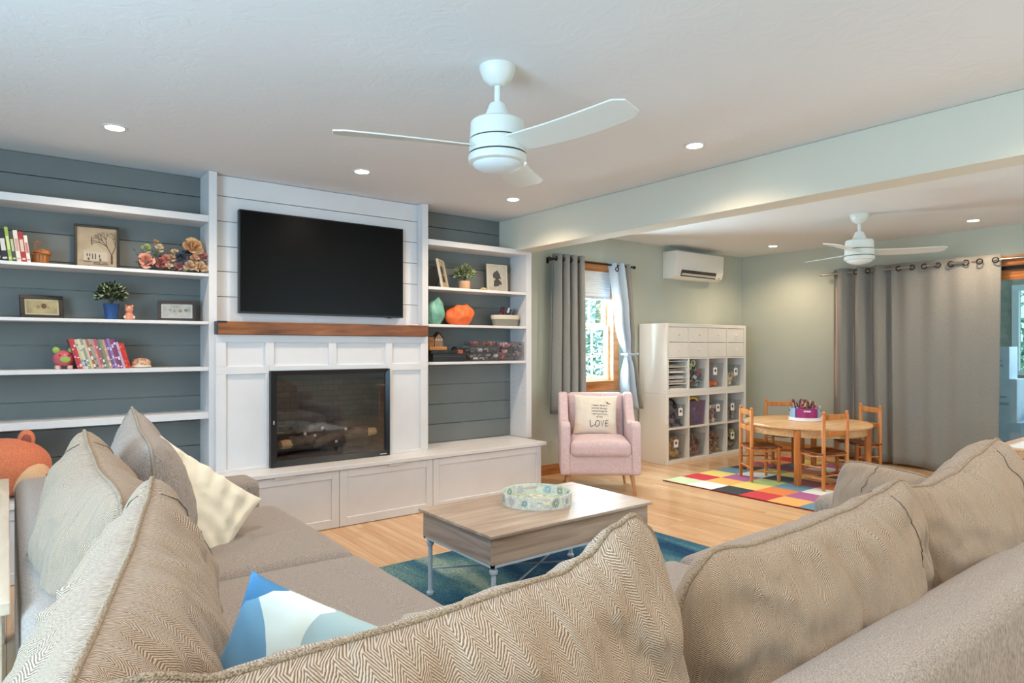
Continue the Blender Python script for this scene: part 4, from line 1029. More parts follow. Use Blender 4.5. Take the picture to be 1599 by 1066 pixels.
def lumps(w, d, h, n, rnd, kinds='btp'):
    mb = MB()
    for k in range(n):
        x, y, z = rnd.uniform(.052, w-.052), .045+(d-.1)*rnd.random()**1.8, rnd.uniform(.025, h-.02); M = T(x, y, z) @ R(rnd.random()*6) @ R(rnd.random()*2, 'X'); q = rnd.choice(kinds); s = rnd.uniform(.9, 1.5)
        if q == 'b': mb.soft(.022*s, .018*s, .015*s, .005, seg=1, M=M)
        elif q == 't': mb.tube([(0, 0, -.03*s), (0, 0, .03*s)], .009*s, 7, M=M)
        elif q == 'r': mb.tube([(.028*s*math.cos(a*PI/5), .028*s*math.sin(a*PI/5), 0) for a in range(10)], .006, 6, closed=True, M=M)
        else: mb.sphere((0, 0, 0), .022*s, .019*s, .016*s, 8, 6, M=M)
    return mb
def bin_(i, row, label, cols, fill, h=.27, tagpos=.6, kinds='btp', n=46, seed=0, tint=None):
    x, z = cell(i, row); w_, d_ = CW-.03, .30
    t = thing('storage_bin', label, 'storage bin', (x+.015, KYF+.03, z+.0005), 0, 'clear bins in the cube shelves')
    m = tint or CLEARB; e = .008
    mb = MB()
    def wall(p): mb.add(p, [(0, 1, 2, 3), (7, 6, 5, 4), (0, 4, 5, 1), (1, 5, 6, 2), (2, 6, 7, 3), (3, 7, 4, 0)])
    a, b, c, d = e+.012, w_-e-.012, .012, d_-.012
    B = [(a, c, 0), (b, c, 0), (b, d, 0), (a, d, 0)]; Tt = [(0, 0, h), (w_, 0, h), (w_, d_, h), (0, d_, h)]
    for k in range(4):
        k2 = (k+1) % 4; p = [B[k], B[k2], Tt[k2], Tt[k]]; ctr = Vector((w_/2, d_/2, 0))
        inn = [tuple(Vector(q)+(Vector((ctr.x, ctr.y, q[2]))-Vector(q))*.012) for q in p]; wall(p+inn)
    mb.box(a, b, c, d, 0, .003)
    mb.build('tub', m, t)
    MB().tube([(0, 0, h), (w_, 0, h), (w_, d_, h), (0, d_, h)], .005, 6, closed=True).build('rim', m, t)
    if fill:
        rnd = random.Random(seed+i*7+row*31)
        tag(lumps(w_, d_, fill, n, rnd, kinds).build('contents', confetti('contents_%d_%d' % (i, row), cols), t, True), kind='stuff')
    if tagpos:
        tx = w_*tagpos; g = MB().box(tx-.036, tx+.036, -.004, -.0015, h*.52, h*.52+.085).build('label_tag', TAGW, t)
        MB().lathe([(.001, 0), (.017, 0), (.017, .001), (.001, .001)], n=14, M=T(tx, -.0042, h*.52+.05) @ R(PI/2, 'X')).build('icon', plain('tag_icon', (70, 66, 70), .7), g)
        MB().tube([(tx, -.003, h*.52+.085), (tx-.006, -.004, h*.75), (tx+.002, .0, h)], .0018, 5).build('tie', TAGW, t)
# third row up from the floor
t = thing('paper_organizer', 'white paper sorter with stacked sheets in the leftmost cube', 'organizer', (cell(0, 2)[0]+.002, KYF+.012, cell(0, 2)[1]+.0005))
w_ = CW-.004
for k in range(6): MB().box(0, w_, 0, .30, k*.062, k*.062+.008).build('tray_shelf', KWH, t)
for q in (0, w_-.006): MB().box(q, q+.006, 0, .30, .008, .31).build('sorter_side', KWH, t)
rp = random.Random(8)
for k in range(5):
    for j in range(3 if k < 4 else 2):
        M = T(w_/2+rp.uniform(-.012, .012), .15, k*.062+.008+j*.011) @ R(rp.uniform(-.05, .05))
        MB().box(-.13, .13, -.135, .13, .0005, .0095, M=M).build('paper_stack', [plain('paper_white', (232, 230, 224), .8), plain('paper_printed', (128, 128, 124), .8, var=.4, vs=30), plain('paper_tan', (190, 170, 150), .8, var=.2, vs=20)][(j+k) % 3], t)
BR = [(186, 150, 120), (150, 112, 92), (214, 190, 160), (120, 96, 84), (196, 160, 90)]
bin_(1, 2, 'clear bin of craft supplies with tape rolls and bottles on top', [(90, 130, 90), (60, 80, 120), (190, 90, 80), (200, 200, 190), (140, 180, 160), (40, 50, 80)], .27, .22, None, 'btprr', 60)
bin_(2, 2, 'tall clear bin with orange pieces in the bottom', [(236, 120, 50), (226, 96, 40), (240, 150, 90)], .075, .28, .45, 'bt', 26)
bin_(3, 2, 'clear bin of pale wooden blocks in the upper right cube', [(214, 196, 160), (196, 176, 138), (224, 210, 180)], .19, .25, .62, 'b', 46)
bin_(0, 1, 'clear bin of dark toys topped by a black headset', [(60, 58, 70), (90, 86, 100), (180, 170, 176), (120, 110, 120)], .2, .24, .70, 'btp', 40)
bin_(1, 1, 'purple tinted clear bin with a yellow arc on top', [(140, 110, 150), (170, 110, 110), (120, 120, 180), (190, 150, 150)], .2, .27, None, 'btp', 40, tint=clear('violet_plastic_bin', (232, 214, 232), .05, .15, .08))
bin_(2, 1, 'clear bin of pale figures with a round face tag', [(226, 206, 200), (190, 140, 120), (240, 230, 224), (120, 90, 80)], .22, .25, .62, 'bp', 46)
bin_(3, 1, 'clear bin with a white tag in the second row, rightmost cube', [(150, 146, 140), (196, 190, 176), (170, 150, 140)], .15, .24, .4, 'bt', 34)
bin_(0, 0, 'clear bin of brown and yellow toys with a white tag, bottom left', BR+[(196, 176, 96)], .25, .26, .45, 'btp', 70)
bin_(1, 0, 'clear bin packed with grey brown toys, bottom row second', [(120, 104, 96), (84, 76, 74), (180, 160, 150), (150, 100, 90)], .24, .25, None, 'btp', 70)
bin_(2, 0, 'clear bin packed with tan toys, bottom row third', BR, .26, .27, None, 'btp', 70)
bin_(3, 0, 'clear bin with a green lid piece on top, bottom right', [(90, 94, 110), (150, 170, 90), (60, 150, 70), (220, 190, 120)], .25, .26, .4, 'btp', 50)
# loose things on the bins
def on_bin(name, label, cat, i, row, dx, dz, mb, m):
    x, z = cell(i, row); t = mb.build(name, m, None, True); t.location = (x+dx, KYF+.16, z+dz); return tag(t, label, cat)
on_bin('headset', 'black padded headset lying on the dark toys bin', 'headset', 0, 1, .18, .225, MB().tube([(.085*math.cos(a*PI/10), -.03, .075*math.sin(a*PI/10)) for a in range(11)], .012, 8).sphere((-.085, -.03, .0), .022, .03, .035).sphere((.085, -.03, 0), .022, .03, .035), BLACK)
on_bin('toy_arc', 'yellow plastic arc toy on the purple bin', 'toy', 1, 1, .14, .258, MB().tube([(.10*math.cos(a*PI/12), -.09, .05*math.sin(a*PI/12)) for a in range(13)], .014, 8), plain('yellow_plastic', (236, 190, 60), .4))
on_bin('craft_bottle', 'mint green bottle lying across the craft bin', 'bottle', 1, 2, .20, .235, MB().lathe([(.012, -.07), (.022, -.065), (.022, .03), (.012, .045), (.010, .07)], n=14, M=R(rad(55), 'Y') @ R(0)), plain('mint_plastic', (150, 200, 176), .4))
for dx, lb2 in ((.045, 'left'), (.115, 'right')):
    on_bin('tape_roll', 'pale green tape roll on the %s side of the craft bin' % lb2, 'tape', 1, 2, dx, .25 if dx < .1 else .285, MB().tube([(.032*math.cos(a*PI/8), -.12, .032*math.sin(a*PI/8)) for a in range(16)], .009, 8, closed=True), plain('tape_green', (176, 190, 140), .5))

# ------------------------------------------------------------------ kids table, chairs, caddy
PINE = wood('honey_pine', [(.3, (168, 96, 44)), (.5, (200, 126, 64)), (.7, (216, 148, 84))], (20, 20, 3), .4)
SEATW = wood('dark_seat', [(.3, (84, 48, 22)), (.6, (124, 74, 36)), (.8, (146, 92, 48))], (4, 26, 26), .4)
def kids_table():
    BE = wood('birch_table', [(.3, (206, 160, 108)), (.7, (228, 190, 142))], (3, 24, 24), .35)
    t = thing('kids_table', 'round birch kids table on the checkered rug', 'table', (6.2, 3.28, .0122)); r = .58; zt = .535
    MB().lathe([(r-.012, zt-.024), (r-.002, zt-.02), (r, zt-.01), (r-.004, zt), (.001, zt)], n=64).build('tabletop', BE, t, True)
    mb = MB(); n = 48
    for i in range(n):
        a0, a1 = 2*PI*i/n, 2*PI*(i+1)/n; vs = [(q*math.cos(a), q*math.sin(a), z) for q in (r-.06, r-.045) for a in (a0, a1) for z in (zt-.095, zt-.0245)]
        mb.add(vs, [(0, 1, 3, 2), (4, 6, 7, 5), (1, 5, 7, 3), (0, 2, 6, 4)])
    mb.build('apron', BE, t)
    for a in (200, 290, 20, 110):
        MB().lathe([(.022, 0), (.028, .02), (.03, zt-.03)], ((r-.045)*math.cos(rad(a)), (r-.045)*math.sin(rad(a)), 0), 16).build('leg', PINE, t, True)
kids_table()
def kids_chair():
    t = thing('kids_chair', '', 'chair'); t['group'] = 'ladder-back kids chairs'
    hw, dp, sz = .145, .25, .335          # local: +Y is forward
    for s in (-1, 1):
        MB().lathe([(.013, 0), (.017, .05), (.017, .66), (.012, .668), (.015, .68), (.015, .69), (.006, .70)], (s*hw, 0, 0), 12).build('back_post', PINE, t, True)
        MB().lathe([(.012, 0), (.017, .05), (.017, sz-.012), (.010, sz-.004)], (s*(hw+.01), dp, 0), 12).build('leg', PINE, t, True)
    for z, h in ((.62, .05), (.475, .045)):
        MB().prism([(-.006, z), (.006, z), (.006, z+h), (-.006, z+h)], -hw+.012, hw-.012).build('back_slat', PINE, t, bevel=.004)
    # scooped seat with side rails
    def f(u, v): 
        return (-hw-.02+u*(2*hw+.04), -.01+v*(dp+.035), sz-.018-.03*math.sin(PI*u)*math.sin(PI*min(1, v*1.1))+.006*v)
    sheet(12, 10, f, .012).build('seat', SEATW, t, 'all')
    for s in (-1, 1): MB().tube([(s*(hw+.004), 0, sz-.035), (s*(hw+.012), dp/2, sz-.045), (s*(hw+.01), dp, sz-.03)], .008, 8).build('seat_rail', PINE, t, True)
    MB().tube([(-hw, 0, sz-.03), (hw, 0, sz-.03)], .009, 8).build('seat_rail', PINE, t, True)
    for z in (.10, .20):
        for s in (-1, 1): MB().tube([(s*hw, 0, z), (s*(hw+.01), dp, z)], .008, 8).build('stretcher', PINE, t, True)
    MB().tube([(-hw-.01, dp, .17), (hw+.01, dp, .17)], .008, 8).build('stretcher', PINE, t, True)
    MB().tube([(-hw, 0, .13), (hw, 0, .13)], .008, 8).build('stretcher', PINE, t, True)
    return t
def copy_thing(src, label, loc, rz):
    o = src.copy(); C.objects.link(o); o.location = loc; o.rotation_euler = (0, 0, rz); o['label'] = label
    for ch in src.children:
        c = ch.copy(); C.objects.link(c); c.parent = o
    return o
kc = kids_chair()
def face(x, y, tx, ty): return math.atan2(ty-y, tx-x)-PI/2
kc.location = (5.60, 3.555, .0122); kc.rotation_euler = (0, 0, rad(-128)); kc['label'] = 'small ladder-back chair beside the cube shelves, left of the table'
copy_thing(kc, 'small ladder-back chair with its back to the camera, in front of the table', (5.80, 2.80, .0122), rad(-14))
copy_thing(kc, 'small ladder-back chair on the far side of the table by the wall', (6.69, 3.84, .0122), face(6.69, 3.84, 6.2, 3.28))
copy_thing(kc, 'small ladder-back chair on the right, in front of the grey curtain', (6.78, 2.93, .0122), face(6.78, 2.93, 6.2, 3.28))
def caddy():
    t = thing('craft_caddy', 'round pink and blue caddy turntable on the kids table', 'caddy', (6.29, 3.34, .5478), rad(-38)); 
    MB().lathe([(.145, 0), (.15, .004), (.15, .03), (.145, .034), (.001, .034)], n=40).build('turntable', plain('white_plastic', (238, 234, 238), .35), t, True)
    cols = [(150, 40, 110), (150, 178, 208), (150, 40, 110), (150, 178, 208)]
    for k in range(4):
        a0, a1 = rad(90*k+3)-rad(150), rad(90*k+87)-rad(150); mb = MB(); nn = 12; vs = []
        pts = [(.142*math.cos(a0+(a1-a0)*i/nn), .142*math.sin(a0+(a1-a0)*i/nn)) for i in range(nn+1)]+[(.02*math.cos((a0+a1)/2), .02*math.sin((a0+a1)/2))]
        N = len(pts)
        inner = [(p[0]*.95, p[1]*.95) for p in pts]
        vs = [(p[0], p[1], .035) for p in pts]+[(p[0], p[1], .125) for p in pts]+[(p[0], p[1], .04) for p in inner]+[(p[0], p[1], .125) for p in inner]
        fs = [tuple(reversed(range(N)))]+[(i, (i+1) % N, N+(i+1) % N, N+i) for i in range(N)]+[(2*N+(i+1) % N, 2*N+i, 3*N+i, 3*N+(i+1) % N) for i in range(N)]+[(N+i, N+(i+1) % N, 3*N+(i+1) % N, 3*N+i) for i in range(N)]+[tuple(range(2*N, 3*N))]
        c = mb.add(vs, fs).build('bin', plain('caddy_%d' % (k % 2), cols[k], .4), t)
        am = (a0+a1)/2; sl = MB().soft(.001, .032, .008, .0009, seg=2, M=R(am) @ T(.1425, 0, .10)).build('handle_slot', [plain('slot_light', (236, 200, 226), .5), plain('slot_dark', (52, 84, 96), .6)][k % 2], c)
    rnd = random.Random(5)
    PC = [(120, 40, 60), (90, 40, 50), (240, 236, 230), (230, 180, 80), (60, 60, 64), (130, 60, 90), (180, 90, 110), (200, 200, 170), (70, 40, 60), (160, 60, 80)]
    for k in range(30):
        a = rnd.random()*2*PI; q = rnd.uniform(.03, .11); le = rnd.uniform(.11, .17); tx, ty = rnd.uniform(-.03, .03), rnd.uniform(-.03, .03); c = PC[k % 10]
        p = thing('marker', '', 'marker', (6.29+q*math.cos(a), 3.34+q*math.sin(a), .5478+.041), 0, 'pens and markers standing in the craft caddy'); p['label'] = '%s pen or marker standing in the craft caddy on the kids table' % ('maroon', 'dark brown red', 'white', 'yellow', 'charcoal', 'plum', 'pink', 'khaki', 'dark purple', 'crimson')[k % 10]
        MB().tube([(0, 0, .0), (tx, ty, le*.8)], .0075, 8).build('barrel', plain('pen_%d' % (k % 10), c, .4), p)
        MB().tube([(tx, ty, le*.8), (tx*1.22, ty*1.22, le)], [.0085, .006], 8).build('cap', plain('pencap_%d' % (k % 7), PC[(k*3+1) % 10], .4), p)
caddy()

# ------------------------------------------------------------------ things on the left shelves
S2, S3, S4 = 1.7672, 1.4492, 1.1462
def book(x, z, h, th, d, lean, col, band, label, group, y=4.80, bands=((.72, .88),)):
    t = thing('book', label, 'book', (x, y, z), 0, group); M = R(lean, 'Y')
    cv = plain('cover_%d_%d_%d' % col, col, .45)
    MB().box(0, th, -d/2, d/2, 0, h, M=M).build('pages', plain('page_block', (228, 222, 206), .9), t)
    MB().box(-.0012, th+.0012, -d/2-.002, -d/2, -.000, h+.002, M=M).box(-.0014, 0, -d/2, d/2, 0, h+.002, M=M).box(th, th+.0014, -d/2, d/2, 0, h+.002, M=M).build('cover', cv, t)
    for a, b in bands: MB().box(.1*th, .9*th, -d/2-.0026, -d/2-.0020, h*a, h*b, M=M).build('title_band', plain('cover_%d_%d_%d' % band, band, .5), t)
G1 = 'books on the upper left shelf'
x = -.075
for (h, th, col, band, lb2) in ((.20, .020, (176, 166, 150), (120, 110, 100), 'beige book at the picture edge on the upper shelf'), (.208, .018, (58, 44, 44), (160, 120, 110), 'dark maroon tall book leaning on the upper shelf'),
      (.212, .022, (38, 38, 42), (190, 186, 180), 'black book with pale spine lettering on the upper shelf'), (.172, .026, (34, 36, 40), (214, 210, 204), 'thick short black book with white title block on the upper shelf'),
      (.195, .014, (150, 176, 84), (214, 214, 150), 'lime green book leaning on the upper shelf'), (.172, .014, (70, 72, 62), (190, 196, 150), 'dark olive book beside the lime one on the upper shelf'),
      (.180, .018, (226, 216, 202), (200, 160, 150), 'cream book next to the red one on the upper shelf'), (.175, .020, (166, 44, 52), (214, 190, 170), 'red book near the small wooden basket'), (.155, .014, (230, 218, 206), (196, 120, 110), 'thin white book at the end next to the wooden basket')):
    book(x-.02, S2, h, th, .14, rad(-7), col, band, lb2, G1, 4.77, ((.35, .75), (.08, .14))); x += th+.0045
def wooden_basket():
    t = thing('apple_basket', 'small brown wooden lidded basket beside the books', 'basket', (.158, 4.78, S2))
    BW = wood('basket_wood', [(.3, (126, 74, 36)), (.6, (170, 108, 58)), (.8, (190, 130, 78))], (30, 30, 4), .5)
    n = 14
    for k in range(n):
        a = 2*PI*k/n; MB().box(-.008, .008, -.0015, .0015, 0, .062, M=R(a) @ T(0, .035, 0) @ R(rad(-6), 'X')).build('slat', BW, t)
    MB().lathe([(.001, 0), (.034, 0), (.034, .004), (.001, .004)], n=20).build('base', BW, t)
    MB().tube([(.0445*math.cos(2*PI*k/20), .0445*math.sin(2*PI*k/20), .060) for k in range(20)], .004, 6, closed=True).build('hoop', BW, t, True)
    MB().lathe([(.046, 0), (.044, .012), (.028, .026), (.01, .030), (.001, .031)], (0, 0, .066), 20, M=R(rad(6), 'Y')).build('lid', BW, t, True)
    MB().tube([(-.03, 0, .09), (-.03, 0, .125), (-.02, 0, .14), (.01, 0, .128)], .004, 6).build('handle', BW, t, True)
wooden_basket()
def frame(label, x0, x1, y, z, h, fw, fm, mat_col, mw, lean=-.10, rz=0, depth=.02, art=None, foot=True):
    w_ = x1-x0; t = thing('picture_frame', label, 'picture frame', ((x0+x1)/2, y, z+.0005), rz); M = R(lean, 'X')
    MB().box(-w_/2, w_/2, 0, depth, 0, fw, M=M).box(-w_/2, w_/2, 0, depth, h-fw, h, M=M).box(-w_/2, -w_/2+fw, 0, depth, fw, h-fw, M=M).box(w_/2-fw, w_/2, 0, depth, fw, h-fw, M=M).build('frame', fm, t, bevel=.0015, seg=1)
    MB().box(-w_/2+fw*.9, w_/2-fw*.9, depth*.45, depth*.9, fw*.9, h-fw*.9, M=M).build('mat_board', plain('mat_%d_%d_%d' % mat_col, mat_col, .8, var=.06, vs=20), t)
    if art: art(t, w_, h, fw, depth, M)
    MB().box(-w_/2+fw*.9, w_/2-fw*.9, depth*.30, depth*.32, fw*.9, h-fw*.9, M=M).build('glass', clear('frame_glass', (246, 246, 246), .06, .02), t)
    if foot: MB().box(-.015, .015, 0, .003, 0, h*.72, M=T(0, depth+.002+h*.72*(.30+abs(lean)*.5), 0) @ R(.30, 'X')).build('easel_back', BLACK, t)
    return t
BLKF = plain('black_wood_frame', (30, 27, 26), .35)
INKD = plain('drawing_ink', (96, 66, 58), .9); INKL = plain('drawing_grey', (150, 138, 122), .9)
def quads(mb, rects, y, M):
    for a, b, c, d in rects: mb.box(a, b, y-.0006, y, c, d, M=M)
    return mb
def art_house(t, w_, h, fw, dp, M):
    y = dp*.44
    quads(MB(), [(-.07, .055, .05, .105)], y, M).build('drawn_house', plain('drawn_house', (226, 212, 186), .9), t)
    MB().prism([(-.08, .105), (.065, .105), (-.005, .15)], y-.0006, y, 'y', M=M).build('drawn_roof', plain('drawn_roof', (214, 196, 168), .9), t)
    quads(MB(), [(-.055, -.049, .075, .095), (-.042, -.036, .075, .095), (-.05, -.04, .052, .068), (-.027, -.021, .06, .095), (-.012, -.006, .06, .095), (.01, .016, .07, .09), (.012, .022, .05, .066), (-.03, -.026, .15, .20)], y-.0007, M).build('drawn_windows', INKD, t)
    mb = MB(); rnd = random.Random(2)
    def br(x, z, a, l, k):
        if k == 0: return
        x2, z2 = x+math.cos(a)*l, z+math.sin(a)*l
        x2 = max(-.1, min(.1, x2)); z2 = min(h-fw-.01, z2)
        mb.tube([M @ Vector((x, y-.001, z)), M @ Vector((x2, y-.001, z2))], .0006*k, 4)
        for q in (-.5, .1, .55): br(x2, z2, a+q+rnd.uniform(-.2, .2), l*.72, k-1)
    mb.tube([M @ Vector((.078, y-.001, .035)), M @ Vector((.078, y-.001, .09))], .006, 5)
    br(.078, .09, 2.0, .06, 4); br(.078, .09, 1.2, .06, 4)
    mb.build('drawn_tree', INKD, t)
    quads(MB(), [(-.07, -.03, .040, .044), (-.02, .02, .037, .041), (.03, .055, .036, .040), (-.02, .06, .028, .032), (-.1, .1, .0465, .0475)], y-.0007, M).build('caption', INKD, t)
frame('black framed drawing of a white house and bare tree on the upper shelf', .325, .563, 4.795, S2, .272, .014, BLKF, (205, 182, 148), 0, -.06, 0, .02, art_house)
def art_land(cols, blobs):
    def f(t, w_, h, fw, dp, M):
        y = dp*.44; quads(MB(), [(-w_/2+fw+.010, w_/2-fw-.010, fw+.010, h-fw-.010)], y, M).build('print', plain('print_%d' % cols[0], cols, .8, var=.18, vs=14), t)
        for x, z, rx, rz_, c in blobs: MB().lathe([(.001, 0), (1, 0), (1, .0005), (.001, .0005)], n=12, M=M @ T(x, y-.0012, z) @ Matrix.Diagonal((rx, 1, rz_, 1)) @ R(PI/2, 'X')).build('print_shape', plain('blob_%d_%d_%d' % c, c, .9), t)
    return f
frame('black framed sepia landscape leaning at the left on the third shelf', .06, .275, 4.775, S3, .142, .022, BLKF, (226, 216, 178), 0, -.22, rad(10), .02, art_land((192, 178, 132), [(.01, .078, .014, .016, (120, 86, 56)), (-.018, .072, .009, .010, (168, 136, 100)), (.032, .07, .006, .006, (176, 146, 110))]))
frame('black framed grey landscape near the right end of the third shelf', .775, 1.0, 4.76, S3, .136, .02, plain('dark_brown_frame', (52, 44, 40), .3), (226, 224, 218), 0, -.12, rad(-8), .02, art_land((190, 190, 182), [(-.04, .075, .010, .004, (130, 130, 126)), (-.015, .068, .004, .006, (110, 110, 108)), (.02, .07, .012, .012, (150, 150, 146)), (.055, .075, .014, .010, (140, 138, 134))]))
def rose(c, r, m, parent, name='flower', up=(0, -1, .5), n=14, seed=0):
    rnd = random.Random(seed); q = Vector(up).normalized().to_track_quat('Z', 'Y').to_matrix().to_4x4(); mb = MB(); M0 = T(*c) @ q
    for k in range(n):
        f = k/n; a = k*2.4; rr = r*(.25+.75*f); op = rad(12+62*f); hgt = r*(.9-.35*f)
        M = M0 @ R(a); vs = []
        for j in range(4):
            s = j/3; rad_ = rr*(.22+.78*s)*math.sin(op)+.12*r; z = hgt*s*math.cos(op*.8)-.1*r*f
            for i in range(5):
                b = (i-2)/2*.62*(1-.25*(1-s)); cup = rad_*(1-.12*abs(i-2)*(.5))
                vs.append((cup*math.cos(b), cup*math.sin(b), z+.05*r*math.sin(i*1.7+k)))
        fs = [(j*5+i, j*5+i+1, j*5+i+6, j*5+i+5) for j in range(3) for i in range(4)]
        mb.add(vs, fs, M)
    return mb.build(name, m, parent, 'all')
def leaf(mb, p, d, l, w_):
    p, d = Vector(p), Vector(d).normalized(); s = d.orthogonal().normalized(); n = d.cross(s)
    mb.add([p, p+d*l*.45+s*w_/2+n*l*.06, p+d*l, p+d*l*.45-s*w_/2+n*l*.06], [(0, 1, 2), (0, 2, 3)])
def bouquet(label, x, y, z, flowers, sprig):
    t = thing('flower_bouquet', label, 'bouquet', (x, y, z), 0, 'artificial bouquets on the shelf')
    for k, (dx, dy, dz, r, col, n) in enumerate(flowers):
        rose((dx*1.12, dy, dz*1.08), r*1.32, plain('petal_%d_%d_%d' % col, col, .75, var=.12, vs=40), t, 'flower', (dx*2, -1, .35+dz), n, k)
    mb = MB(); rnd = random.Random(int(x*100))
    for k in range(46): leaf(mb, (rnd.uniform(-.07, .07), rnd.uniform(-.02, .05), rnd.uniform(.01, .12)), (rnd.uniform(-1, 1), rnd.uniform(-.6, .4), rnd.uniform(-.1, 1)), rnd.uniform(.03, .055), .022)
    tag(mb.build('leaves', plain('bouquet_leaf', (92, 106, 92), .7, var=.25, vs=20), t), kind='stuff')
    for pts in sprig:
        sp = MB().tube(pts, .0012, 5).build('sprig', plain('sprig_green', (70, 84, 60), .8), t); mb = MB()
        for a, b in zip(pts, pts[1:]):
            for s in (-1, 1): leaf(mb, a, (Vector(b)-Vector(a))+Vector((.01*s, 0, .012)), .016, .009)
        mb.build('sprig_leaves', MATS['sprig_green'], sp)
    MB().tube([(.05, .03, .01), (.10, .02, .03), (.14, -.01, .012)], .008, 6).build('stem_bundle', plain('bouquet_stem', (96, 74, 60), .8), t)
bouquet('loose bouquet of pink dahlias and green blooms lying on the upper shelf', .735, 4.75, S2+.002,
        [(-.03, -.04, .052, .045, (226, 164, 146), 16), (.042, -.035, .045, .036, (186, 108, 102), 14), (.07, -.02, .075, .026, (214, 140, 124), 12), (-.028, -.01, .125, .030, (170, 178, 122), 12), (.038, -.01, .135, .028, (218, 196, 160), 12), (.02, .0, .175, .018, (190, 146, 92), 9), (.085, -.045, .03, .022, (214, 200, 172), 10)],
        [[(-.05, 0, .05), (-.075, -.01, .09), (-.095, -.015, .12), (-.115, -.02, .14)], [(-.05, -.01, .03), (-.08, -.02, .045), (-.10, -.02, .05)], [(-.04, 0, .02), (-.07, -.03, .02)]])
bouquet('rounded bouquet with a large peach bloom beside the shelf upright', .945, 4.75, S2+.002,
        [(.025, -.03, .155, .056, (232, 184, 132), 20), (-.04, -.05, .085, .036, (72, 76, 98), 16), (.075, -.045, .10, .036, (204, 140, 134), 14), (.03, -.06, .08, .032, (214, 172, 140), 12), (.0, -.07, .035, .036, (212, 180, 150), 14), (.06, -.07, .032, .038, (222, 190, 152), 14), (-.07, -.03, .12, .022, (226, 196, 150), 11), (-.085, -.02, .085, .024, (214, 172, 140), 11), (-.055, -.055, .035, .026, (186, 120, 126), 11), (.0, .0, .12, .024, (84, 66, 84), 10), (-.02, -.06, .02, .02, (168, 178, 160), 9)],
        [[(-.06, 0, .1), (-.09, 0, .14), (-.1, 0, .16)], [(-.02, 0, .14), (-.04, 0, .18), (-.03, 0, .2)]])
def plant(label, x, y, z, pr, pot_m, leaf_m, n, R0, H0, lw, seed, light=None, tex=None):
    t = thing('potted_plant', label, 'plant', (x, y, z+.0005)); rnd = random.Random(seed)
    MB().lathe(pr, n=28).build('pot', pot_m, t, True)
    ph = max(q[1] for q in pr); MB().lathe([(.001, ph-.008), (max(q[0] for q in pr)*.88, ph-.008), (max(q[0] for q in pr)*.88, ph-.006), (.001, ph-.005)], n=20).build('soil', plain('potting_soil', (60, 48, 38), .95), t)
    groups = [leaf_m] if not light else [leaf_m, leaf_m, light]
    for gi, m in enumerate(groups):
        mb = MB()
        for k in range(n//len(groups)):
            a = rnd.random()*2*PI; e = math.acos(1-rnd.random()*1.25); q = rnd.uniform(.35, 1)
            p = Vector((R0*.82*q*math.sin(e)*math.cos(a), R0*.82*q*math.sin(e)*math.sin(a)*.8, ph+H0*.30+H0*.55*q*math.cos(e)))
            leaf(mb, p, (math.sin(e)*math.cos(a)+rnd.uniform(-.5, .5), math.sin(e)*math.sin(a)+rnd.uniform(-.5, .5), math.cos(e)+rnd.uniform(-.4, .5)), lw*rnd.uniform(.8, 1.3), lw*.6)
        tag(mb.build('foliage', m, t), kind='stuff')
    mb = MB()
    for k in range(14):
        a = rnd.random()*2*PI; q = rnd.uniform(.3, .8); mb.tube([(0, 0, ph-.01), (R0*q*.5*math.cos(a), R0*q*.5*math.sin(a), ph+H0*.4), (R0*q*math.cos(a), R0*q*math.sin(a)*.8, ph+H0*.75*(1.1-q*.5))], .0013, 4)
    tag(mb.build('stems', plain('plant_stem', (70, 84, 54), .8), t), kind='stuff')
plant('dark leafy plant in a deep blue pot on the third shelf', .515, 4.76, S3, [(.030, 0), (.033, .002), (.045, .095), (.047, .098), (.042, .1)], plain('blue_glaze', (24, 72, 128), .3, bmp=.4, bs=120), plain('dark_leaf', (46, 58, 42), .6, var=.3, vs=30), 720, .098, .15, .024, 3, plain('pale_leaf', (170, 184, 140), .6))
plant('green plant in a small tan pot on the right shelves', 3.185, 4.79, 1.7802, [(.046, 0), (.048, .002), (.052, .075), (.050, .078), (.046, .078)], plain('tan_pot', (206, 164, 124), .6, var=.1, vs=20), plain('sage_leaf', (120, 138, 96), .6, var=.3, vs=30), 480, .11, .17, .028, 9, plain('light_sage_leaf', (188, 200, 150), .6))
fg = thing('owl_figurine', 'small peach ceramic figurine beside the blue pot', 'figurine', (.612, 4.76, S3+.0005))
PEACH = plain('peach_glaze', (206, 136, 110), .25)
MB().lathe([(.018, 0), (.026, .006), (.028, .025), (.020, .045), (.012, .05)], n=18).build('body', PEACH, fg, True)
MB().sphere((0, 0, .068), .025, .022, .026).build('head', PEACH, fg, True)
for s in (-1, 1):
    MB().sphere((s*.018, 0, .09), .007, .006, .009, 8, 6).build('ear', PEACH, fg, True); MB().sphere((s*.024, -.012, .018), .009, .009, .012, 8, 6).build('foot', plain('pale_peach', (232, 190, 170), .3), fg, True)
